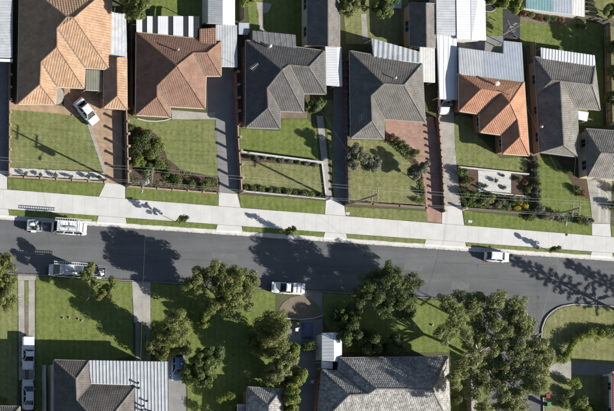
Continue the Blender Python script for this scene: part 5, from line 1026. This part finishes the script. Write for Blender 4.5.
for k in range(5200):
    x_ = random.uniform(-20, 640); u = random.random()
    if u < .42: ll.append(P(x_, ky(x_)-random.expovariate(1/.5)*1.0+.3)[:2])
    elif u < .8 and x_ < 470: ll.append(P(x_, ly(x_)-random.expovariate(1/1.0))[:2])
    else: ll.append(P(random.uniform(484, 541), random.uniform(295, 411))[:2])
LF_lit = leafmat('leaf_litter', (.06, .045, .025), (.20, .15, .08), .1)
scatter_leaves('leaf_litter', 'dry leaf litter along the gutters and side street', 'leaf litter', np.array(ll), GZ+.04, .09, LF_lit, .02)
gl = []
for cx_, cy_, r_ in ((215, 300, 30), (172, 335, 26), (205, 365, 22), (275, 340, 26), (375, 305, 38), (465, 340, 30), (360, 160, 18), (90, 295, 16), (5, 295, 20)):
    for k in range(260): a = random.random()*6.28; d = r_*random.random()**.6; gl.append(P(cx_+d*math.cos(a), cy_+d*math.sin(a)*.8)[:2])
gl = np.array(gl); scatter_leaves('leaf_litter', 'fallen leaves scattered on the lawns beneath the trees', 'leaf litter', gl, .05, .10, LF_lit, .03)
# ================================================================ VEHICLES
M_paintw = mat('white_car_paint', (.72, .73, .74), rough=.22, spec=.5); M_paintb = mat('blue_car_paint', (.10, .18, .32), rough=.22, spec=.5); M_paints = mat('silver_car_paint', (.55, .58, .62), rough=.25, spec=.5)
M_carglass = mat('car_glass', (.012, .014, .018), rough=.05, spec=.6); M_tail = mat('tail_lens', (.35, .02, .02), rough=.2); M_head = mat('head_lens', (.6, .62, .62), rough=.1); M_alloy = mat('wheel_alloy', (.45, .45, .46), rough=.35, metal=.5)
M_plast = mat('dark_plastic', (.03, .03, .032), rough=.6)
def bevel(o, w, seg=3):
    md = o.modifiers.new('bevel', 'BEVEL'); md.width = w; md.segments = seg; md.limit_method = 'ANGLE'; md.angle_limit = R(25); return o
def vroot(name, label, cat, q, heading, z=0.022, zc=.7, group=None):
    """q: pixel of the middle of the vehicle at height zc; heading: degrees in world plan"""
    w = P(q[0], q[1], zc); zz = GZ+.004 if z is None else z
    r = thing(name, label, cat, (w.x, w.y, zz), group); r.rotation_euler = (0, 0, R(heading)); r['_o'] = (0, 0, 0); return r
def loft(st, n_crown=.03):
    m = MB(); rings = []
    for x, w, zb, zt in st:
        hh = zt-zb
        ring = [(x, -w*.86, zb), (x, -w*.97, zb+.12*hh), (x, -w, zb+.45*hh), (x, -w*.98, zb+.75*hh), (x, -w*.93, zt-.05*hh), (x, -w*.82, zt), (x, -w*.4, zt+n_crown*.8), (x, 0, zt+n_crown)]
        ring += [(a, -b, c) for a, b, c in reversed(ring[:-1])]; rings.append(ring)
    k = len(rings[0]); vs = [p for r_ in rings for p in r_]; fs = []
    for i in range(len(rings)-1):
        for j in range(k): fs.append((i*k+j, i*k+(j+1) % k, (i+1)*k+(j+1) % k, (i+1)*k+j))
    fs += [tuple(reversed(range(k))), tuple((len(rings)-1)*k+j for j in range(k))]; m.add(vs, fs); return m
def pane(A, B, C, D, ins, off):
    A, B, C, D = map(Vector, (A, B, C, D)); c = (A+B+C+D)/4; n = (B-A).cross(D-A).normalized(); q = [p+(c-p)*ins+n*off for p in (A, B, C, D)]; q2 = [p-n*(off+.01) for p in q]
    return MB().add(q+q2, [(0, 1, 2, 3), (7, 6, 5, 4), (0, 4, 5, 1), (1, 5, 6, 2), (2, 6, 7, 3), (3, 7, 4, 0)])
def cabin(root, xf0, xf1, xr1, xr0, z0, z1, w0, w1, paint, nside=2, sideglass=True, rearglass=True):
    f = [(xf0, -w0, z0), (xf0, w0, z0), (xf1, w1, z1), (xf1, -w1, z1)]; r = [(xr0, -w0, z0), (xr0, w0, z0), (xr1, w1, z1), (xr1, -w1, z1)]
    m = MB(); xm = (xf1+xr1)/2; zc = z1+.05
    vs = f+r+[(xf1-.25, 0, zc), (xr1+.25, 0, zc)]
    m.add(vs, [(0, 1, 2, 3), (5, 4, 7, 6), (4, 0, 3, 7), (1, 5, 6, 2), (3, 2, 8), (2, 6, 9, 8), (6, 7, 9), (7, 3, 8, 9), (0, 4, 5, 1)])
    cb = bevel(m.build('cabin', paint, root), .07, 3)
    pane(f[0], f[1], f[2], f[3], .10, .012).build('windscreen', M_carglass, cb)
    if rearglass: pane(r[1], r[0], r[3], r[2], .12, .012).build('rear_window', M_carglass, cb)
    if sideglass:
        for s in (-1, 1):
            for k in range(nside):
                t0, t1 = k/nside, (k+1)/nside
                def e(t, up): a, b = (Vector(f[3 if s < 0 else 2]), Vector(r[3 if s < 0 else 2])) if up else (Vector(f[0 if s < 0 else 1]), Vector(r[0 if s < 0 else 1])); return a+(b-a)*t
                q = [e(t1, 0), e(t0, 0), e(t0, 1), e(t1, 1)]
                if s > 0: q = [q[1], q[0], q[3], q[2]]
                pane(*q, .13, .012).build('side_window', M_carglass, cb)
    return cb
def wheels(root, L, W, fx, rx, r=.32):
    for x in (fx, rx):
        for s in (-1, 1):
            y = s*(W/2-.09); w = MB().tube([(x, y-.105, r), (x, y-.09, r), (x, y+.09, r), (x, y+.105, r)], [r*.9, r, r, r*.9], 18).build('wheel', M_black, root)
            MB().tube([(x, y+s*.098, r), (x, y+s*.118, r)], [r*.6, r*.5], 14).build('rim', M_alloy, w)
def lights(root, L, W, zf, zr, xf=None):
    for s in (-1, 1):
        MB().box((L/2-.10, s*W*.36, zf), (.22, .34, .13), -s*.25).build('headlight', M_head, root); MB().box((-L/2+.07, s*W*.38, zr), (.16, .3, .16), s*.2).build('taillight', M_tail, root)
def car(label, q, heading, kind, L, W, Hh, paint, z=.022, name='parked_car', cat='car', group='parked cars'):
    root = vroot(name, label, cat, q, heading, z, group=group); h = L/2; w = W/2
    if kind == 'sedan':
        st = [(-h, w*.78, .38, .74), (-h+.1, w*.88, .28, .90), (-h+.55, w*.96, .22, .97), (-h*.55, w, .2, .96), (0, w, .2, .93), (h*.42, w*1.0, .2, .93), (h*.62, w*.98, .2, .88), (h-.35, w*.92, .22, .78), (h-.08, w*.84, .26, .66), (h, w*.74, .36, .56)]; cb = (h*.50, h*.16, -h*.40, -h*.72, .92, Hh, w*.88, w*.68)
    else:
        st = [(-h, w*.80, .38, .85), (-h+.1, w*.9, .28, .95), (-h*.55, w, .2, .96), (0, w, .2, .94), (h*.45, w, .2, .93), (h*.65, w*.97, .2, .87), (h-.3, w*.9, .22, .78), (h-.06, w*.82, .26, .66), (h, w*.72, .36, .56)]; cb = (h*.56, h*.18, -h*.70, -h*.93, .92, Hh, w*.88, w*.70)
    loft(st).build('body', paint, root, smooth=True); c_ = cabin(root, *cb, paint, 2)
    wheels(root, L, W, h*.60, -h*.58); lights(root, L, W, .64, .8)
    for s in (-1, 1): bevel(MB().box((h*.36, s*(w+.07), 1.0), (.16, .2, .13)).build('mirror', paint, root), .04)
    MB().box((h*.985-.03, 0, .42), (.12, W*.62, .2)).build('bumper_grille', M_plast, root)
    MB().box((h*.515, 0, .945), (.11, W*.80, .03)).build('cowl_panel', M_plast, root)
    MB().box((-h*.735 if kind == 'sedan' else -h*.95, 0, .955), (.05, W*.72, .035)).build('boot_gap', M_plast, root)
    for s in (-1, 1):
        for xx in (h*.30, -h*.12, -h*.5): MB().box((xx, s*(w*.985), .62), (.02, .03, .55)).build('door_gap', M_plast, root)
    MB().box((-h-.005, 0, .6), (.02, .37, .11)).build('number_plate', M_frame, root)
    return root
HD = -3.9    # street direction in plan
car('white sedan parked askew on the tan paved drive', (86.5, 111.5), -51, 'sedan', 4.75, 1.82, 1.45, M_paintw)
car('white hatchback parked against the upper kerb on the right', (497.8, 256.3), HD, 'hatch', 3.85, 1.7, 1.45, M_paintw, z=None)
car('white car nose poking out of the long white carport', (444.6, 99.8), -90, 'sedan', 4.6, 1.78, 1.45, M_paintw)
car('silver blue sedan at the bottom end of the two track driveway', (28, 394.5), 90, 'sedan', 4.8, 1.84, 1.45, M_paints)
car('blue car half hidden beside the tall olive tree', (177, 367), -90, 'hatch', 4.3, 1.78, 1.46, M_paintb)
# utility on the two track driveway
def utility(label, q, heading, L, W, z, tray_cover, cover_h, kind='tub', nlines=0):
    root = vroot('utility_vehicle', label, 'utility', q, heading, z, group='parked cars'); h = L/2; w = W/2
    st = [(-h, w*.9, .42, .9), (-h+.06, w*.95, .36, .98), (-h*.45, w, .3, .98), (0, w, .28, .98), (h*.42, w, .28, .98), (h*.62, w*.98, .28, .96), (h-.3, w*.92, .3, .88), (h-.06, w*.86, .32, .76), (h, w*.76, .42, .66)]
    loft(st).build('body', M_paintw, root, smooth=True); cabin(root, h*.50, h*.22, -h*.06, -h*.20, .96, 1.62, w*.88, w*.70, M_paintw, 2)
    tb = MB().box((-h*.60, 0, .985+cover_h/2), (h*.76, W*.88, cover_h)); t = bevel(tb.build('tray_cover', tray_cover, root), .05)
    for k in range(nlines): xx = -h*.60+h*.76*((k+1)/(nlines+1)-.5); MB().box((xx, 0, .985+cover_h+.012), (.07, W*.86, .03)).build('tie_bar', M_plast, root)
    for s in (-1, 1): MB().bar((-h*.95, s*w*.94, 1.05), (-h*.22, s*w*.94, 1.05), .05, .05).build('side_rail', M_frame, root); bevel(MB().box((h*.34, s*(w+.08), 1.1), (.15, .2, .16)).build('mirror', M_plast, root), .04)
    wheels(root, L, W, h*.62, -h*.58, .36); lights(root, L, W, .78, .85); MB().box((-h-.05, 0, .45), (.12, W*.8, .16)).build('bumper', M_plast, root); MB().box((h-.03, 0, .5), (.14, W*.6, .24)).build('bumper_grille', M_plast, root)
    return root
utility('white utility with tray cover nose down on the two track driveway', (27.8, 353), -90, 5.3, 1.85, .022, M_white, .12)
utility('white utility with three panel canopy parked at the shaded lower kerb', (287.5, 288), 180+HD, 4.9, 1.8, None, M_white, .62, nlines=2)
# vans
def van(label, q, heading, L, W, Hh, z, ladder_side=0, rack=True):
    root = vroot('van', label, 'van', q, heading, z, zc=1.2, group='vans at the kerb'); h = L/2; w = W/2
    st = [(-h, w*.92, .36, 1.0), (-h+.05, w*.97, .3, 1.08), (0, w, .28, 1.08), (h*.5, w, .28, 1.08), (h*.74, w*.99, .28, 1.06), (h-.3, w*.94, .3, .98), (h-.08, w*.86, .32, .85), (h, w*.76, .4, .7)]
    loft(st).build('body', M_paintw, root, smooth=True); cb = cabin(root, h*.80, h*.50, -h*.95, -h*.985, 1.06, Hh, w*.95, w*.82, M_paintw, 3)
    for k in range(7): xx = h*.36-k*h*.2; MB().box((xx, 0, Hh+.052), (.10, W*.55, .02)).build('roof_rib', M_paintw, cb)
    if rack:
        for xx in (h*.3, -h*.2, -h*.7): MB().bar((xx, -w*.86, Hh+.16), (xx, w*.86, Hh+.16), .05, .05).build('rack_bar', M_steel, root)
        for s in (-1, 1): MB().bar((h*.45, s*w*.8, Hh+.13), (-h*.9, s*w*.8, Hh+.13), .05, .05).build('rack_rail', M_steel, root)
        y = ladder_side*w*.95
        for dy in (-.2, .2): MB().bar((h*.98, y+dy, Hh+.32), (-h*1.12, y+dy, Hh+.32), .07, .10).build('ladder_stile', M_white, root)
        lr = MB()
        for k in range(16): xx = h*.92-k*(2.02*h/15); lr.bar((xx, y-.2, Hh+.32), (xx, y+.2, Hh+.32), .04, .04)
        lr.build('ladder_rungs', M_white, root)
        bx_ = bevel(MB().box((-h*.15, -ladder_side*w*.25, Hh+.27), (h*.75, .34, .16)).build('rack_tube', M_steel, root), .05)
    wheels(root, L, W, h*.62, -h*.6, .36); lights(root, L, W, .82, .95)
    for s in (-1, 1): bevel(MB().box((h*.60, s*(w+.1), 1.25), (.12, .22, .22)).build('mirror', M_plast, root), .04)
    MB().box((h-.02, 0, .48), (.14, W*.7, .24)).build('bumper_grille', M_plast, root)
    return root
van('white van with a long ladder on its roof rack at the upper kerb', (71, 227.6), HD, 5.5, 2.0, 2.35, None, 1)
van('white van with pipe rack parked facing left at the lower kerb', (66.5, 270.2), 180+HD, 5.1, 1.95, 2.05, None, -1, rack=True)
# trailers
def trailer(label, q, heading, L, W, z, load, frame_m):
    root = vroot('box_trailer', label, 'trailer', q, heading, z, zc=.6, group='box trailers'); h = L/2; w = W/2
    MB().box((0, 0, .5), (L, W, .06)).build('deck', M_zinc, root)
    for s in (-1, 1): MB().box((0, s*(w-.02), .72), (L, .04, .40)).build('side_panel', frame_m, root); MB().box((s*(h-.02), 0, .72), (.04, W-.1, .40)).build('end_panel', frame_m, root)
    MB().bar((h, 0, .45), (h+1.1, 0, .45), .08, .08).build('drawbar', M_steel, root)
    for s in (-1, 1):
        MB().bar((h-.1, s*w*.7, .45), (h+.9, 0, .45), .06, .06).build('drawbar_strut', M_steel, root); y = s*(w+.13)
        wl = MB().tube([(-.1, y-.09, .3), (-.1, y+.09, .3)], .3, 16).build('wheel', M_black, root); MB().tube([(-.1, y+s*.08, .3), (-.1, y+s*.10, .3)], .17, 12).build('rim', M_alloy, wl)
        MB().box((-.1, y, .66), (.8, .24, .04)).build('mudguard', frame_m, root)
    rr = random.Random(load)
    for k in range(9):
        lx, lw = rr.uniform(.3, .7), rr.uniform(.2, .5); xx = rr.uniform(-h+.4, h-.4); yy = rr.uniform(-w+.3, w-.3); hz = rr.uniform(.25, .6)
        bevel(MB().box((xx, yy, .53+hz/2), (lx, lw, hz), rr.uniform(-.6, .6)).build('load_box', rr.choice((M_white, M_zinc, M_white, M_zinc2, M_plast)), root), .03)
    return root
trailer('loaded white box trailer behind the ladder van at the upper kerb', (34.5, 225.6), HD, 2.3, 1.65, None, 3, M_white)
trailer('loaded trailer behind the lower white van under thin foliage', (99, 272), 180+HD, 2.0, 1.6, None, 8, M_zinc)

# ================================================================ SMALL THINGS
def bin_(label, q, lid):
    b = P(*q); root = thing('wheelie_bin', label, 'bin', b[:], 'wheelie bins'); M_bin = mat('bin_green', (.03, .06, .035), rough=.6)
    m = MB(); lo = [(-.22, -.22), (.22, -.22), (.22, .22), (-.22, .22)]; hi = [(-.28, -.33), (.28, -.33), (.28, .33), (-.28, .33)]
    m.add([(b.x+x, b.y+y, .08) for x, y in lo]+[(b.x+x, b.y+y, .95) for x, y in hi], [(3, 2, 1, 0), (4, 5, 6, 7), (0, 1, 5, 4), (1, 2, 6, 5), (2, 3, 7, 6), (3, 0, 4, 7)]); bevel(m.build('body', M_bin, root), .03)
    bevel(MB().box((b.x, b.y-.02, 1.0), (.62, .74, .09)).build('lid', lid, root), .03)
    for s in (-1, 1): MB().tube([(b.x+s*.25-.03, b.y+.28, .1), (b.x+s*.25+.03, b.y+.28, .1)], .1, 10).build('wheel', M_black, root)
    MB().bar((b.x-.25, b.y+.38, .93), (b.x+.25, b.y+.38, .93), .04, .04).build('handle', M_bin, root)
bin_('wheelie bin with red lid by the side street verge', (544, 396), mat('bin_red', (.24, .03, .03), rough=.5)); bin_('wheelie bin with bright green lid by the side street verge', (545, 404.5), mat('bin_lime', (.05, .20, .09), rough=.5))
# rotary clothes hoist with washing behind the terracotta house
b = P(505, 33); root = thing('clothes_hoist', 'rotary clothes hoist hung with pale washing behind the terracotta house', 'clothes line', b[:])
MB().tube([b, b+Vector((0, 0, 1.9))], .035, 8).build('post', M_steel, root); arms = []
for k in range(4): a = .5+k*math.pi/2; d = Vector((math.cos(a), math.sin(a), 0)); arms.append(d); MB().tube([b+Vector((0, 0, 1.75)), b+d*1.7+Vector((0, 0, 1.95))], .022, 6).build('arm', M_steel, root)
for rr in (.7, 1.15, 1.6):
    pp = [b+d*rr+Vector((0, 0, 1.78+rr*.11)) for d in arms]; MB().tube(pp+[pp[0]], .008, 4).build('line', M_wire, root)
rng = random.Random(3); wc = [M_white, M_zinc, mat('navy_cloth', (.05, .07, .14)), mat('blue_cloth', (.22, .30, .42)), mat('red_cloth', (.35, .08, .07)), M_frame]
for k in range(14):
    i = k % 4; t = rng.uniform(.1, .8); rr = rng.choice((.7, 1.15, 1.6)); A = b+arms[i]*rr+Vector((0, 0, 1.76+rr*.11)); B = b+arms[(i+1) % 4]*rr+Vector((0, 0, 1.76+rr*.11)); d = (B-A).normalized(); s0 = A+(B-A)*t; wv = rng.uniform(.35, .6); hv = rng.uniform(.4, .8); no = Vector((-d.y, d.x, 0)); m = MB(); vs = []
    for u in range(5):
        for v in range(4): vs.append(s0+d*(wv*u/4)+Vector((0, 0, -hv*v/3))+no*(.10*math.sin(u*2.1+v)*v/3+.12*v/3*rng.uniform(.5, 1)))
    m.add(vs, [(u*4+v, (u+1)*4+v, (u+1)*4+v+1, u*4+v+1) for u in range(4) for v in range(3)]); m.build('garment', wc[k % 6], root)
# trampoline beside it
b = P(487, 9); root = thing('trampoline', 'round black trampoline at the back beside the white garage roof', 'trampoline', b[:])
MB().prism([(b.x+.95*math.cos(t), b.y+.55*math.sin(t)) for t in [2*math.pi*i/24 for i in range(24)]], .5, .53).build('mat', M_black, root)
MB().tube([(b.x+1.0*math.cos(t), b.y+.6*math.sin(t), .53) for t in [2*math.pi*i/24 for i in range(25)]], .05, 6, cap=False).build('rim', M_steel, root)
for k in range(6): t = k*math.pi/3; MB().tube([(b.x+.98*math.cos(t), b.y+.58*math.sin(t), .5), (b.x+.98*math.cos(t), b.y+.58*math.sin(t), 0)], .025, 6).build('leg', M_steel, root)
# dark shade sheet on the ground near the hoist
sheet('patio', [(503, 9), (520, 10), (520, 42), (503, 42)], .024, mat('black_ground_sheet', (.025, .025, .028), (.04, .04, .045), fine=.2, rough=.8))
# pool cover at the top
b = P(395, 2); root = thing('swimming_pool', 'pale blue covered swimming pool at the top between trees and shed', 'pool', b[:])
MB().prism(xy([(391, -20), (401, -20), (400, 9), (392, 8)]), 0, .35).build('rim', M_conc, root); MB().prism(xy([(392, -19), (399.6, -19), (398.8, 7.6), (393, 7)]), .3, .37).build('cover', mat('pool_blue', (.25, .48, .60), (.32, .55, .66), rough=.3), root)
# pergola rails top right
root = thing('timber_frame', 'open pale timber frame on the lawn right of the rear shed', 'frame', P(591, 9)[:])
for y in (2, 6.5, 11, 15.5): MB().bar(P(585.5, y, .8), P(596, y+1, .8), .09, .09).build('rail', M_wallcream, root)
for q in ((586, 2), (595, 3), (586, 15), (595, 16)): w = P(*q, .75); MB().box((w.x, w.y, .375), (.09, .09, .75)).build('post', M_wallcream, root)
# mailboxes
def mailbox(label, q, m):
    b = P(*q); root = thing('mailbox', label, 'mailbox', b[:], 'front mailboxes'); MB().box((b.x, b.y, .45), (.3, .3, .9)).build('plinth', m, root); bevel(MB().box((b.x, b.y, 1.02), (.42, .32, .26)).build('box', M_fcap, root), .03); MB().box((b.x, b.y-.165, 1.06), (.24, .012, .04)).build('slot', M_plast, root)
mailbox('brick mailbox at the white pebble strip drive end', (104.6, 180.5), M_fbrick); mailbox('brick mailbox at the foot of the narrow path', (327.5, 199.8), M_conc); mailbox('brick mailbox beside the stained drive entrance', (590.5, 222), M_fbrick); mailbox('pale mailbox at the end of the picket fence by the concrete drive', (462.6, 209.5), M_wallcream)
# things on the shaded courtyard left of the white shed
for q, lb, mm in (((295.5, 330), 'pale plastic garden chair in the shaded courtyard near the kerb', M_frame), ((311, 382), 'pale plastic garden chair left of the wide mottled roof', M_frame)):
    b = P(*q); root = thing('garden_chair', lb, 'chair', b[:], 'garden chairs'); bevel(MB().box((b.x, b.y, .42), (.46, .46, .04)).build('seat', mm, root), .015); bevel(MB().box((b.x, b.y+.24, .68), (.46, .04, .5)).build('backrest', mm, root), .015)
    for sx in (-1, 1):
        for sy in (-1, 1): MB().box((b.x+sx*.2, b.y+sy*.2, .2), (.04, .04, .4)).build('leg', mm, root)
b = P(307, 331); root = thing('tarped_load', 'dark blue tarped load on the shaded courtyard beside the pale chair', 'tarp', b[:]); m = MB(); rngt = random.Random(9); vs = []
for i in range(8):
    for j in range(10): u, v = i/7*2-1, j/9*2-1; vs.append((b.x+u*.9, b.y+v*1.3, max(.02, .75*(1-abs(u)**3)*(1-abs(v)**4)+rngt.uniform(-.05, .05))))
m.add(vs, [(i*10+j, (i+1)*10+j, (i+1)*10+j+1, i*10+j+1) for i in range(7) for j in range(9)]); root2 = m.build('tarpaulin', mat('navy_tarp', (.05, .07, .14), (.08, .11, .20), fine=.1, rough=.5), root, smooth=True)
for i, q in enumerate(((62.5, 318), (69, 317.5), (78, 319), (81.5, 320.5))):
    b = P(*q); rr = random.Random(i); vs = []
    o = MB(); o.tube([(b.x, b.y, 0), (b.x, b.y, .08), (b.x, b.y, .18), (b.x, b.y, .22)], [.1+.05*rr.random(), .15, .12, .05], 9).build('stone', M_conc_old)
    tag(COL.objects[-1], ORD[i]+' pale stone from the left on the lower left lawn', 'stone', 'stones on the lower left lawn')
for q, lb in (((414, 325), 'pale stone near the dark tree on the lit lower lawn'), ((432, 325), 'pale stone right on the lit lower lawn')):
    b = P(*q); tag(MB().tube([(b.x, b.y, 0), (b.x, b.y, .1), (b.x, b.y, .2), (b.x, b.y, .25)], [.12, .18, .15, .06], 9).build('stone', M_conc_old), lb, 'stone', 'stones on the lit lower lawn')
b = P(467, 345)
# ---------------------------------------------------------------- tidy helper properties
for o in bpy.data.objects:
    for k in ('_o', '_Z'):
        if k in o.keys(): del o[k]
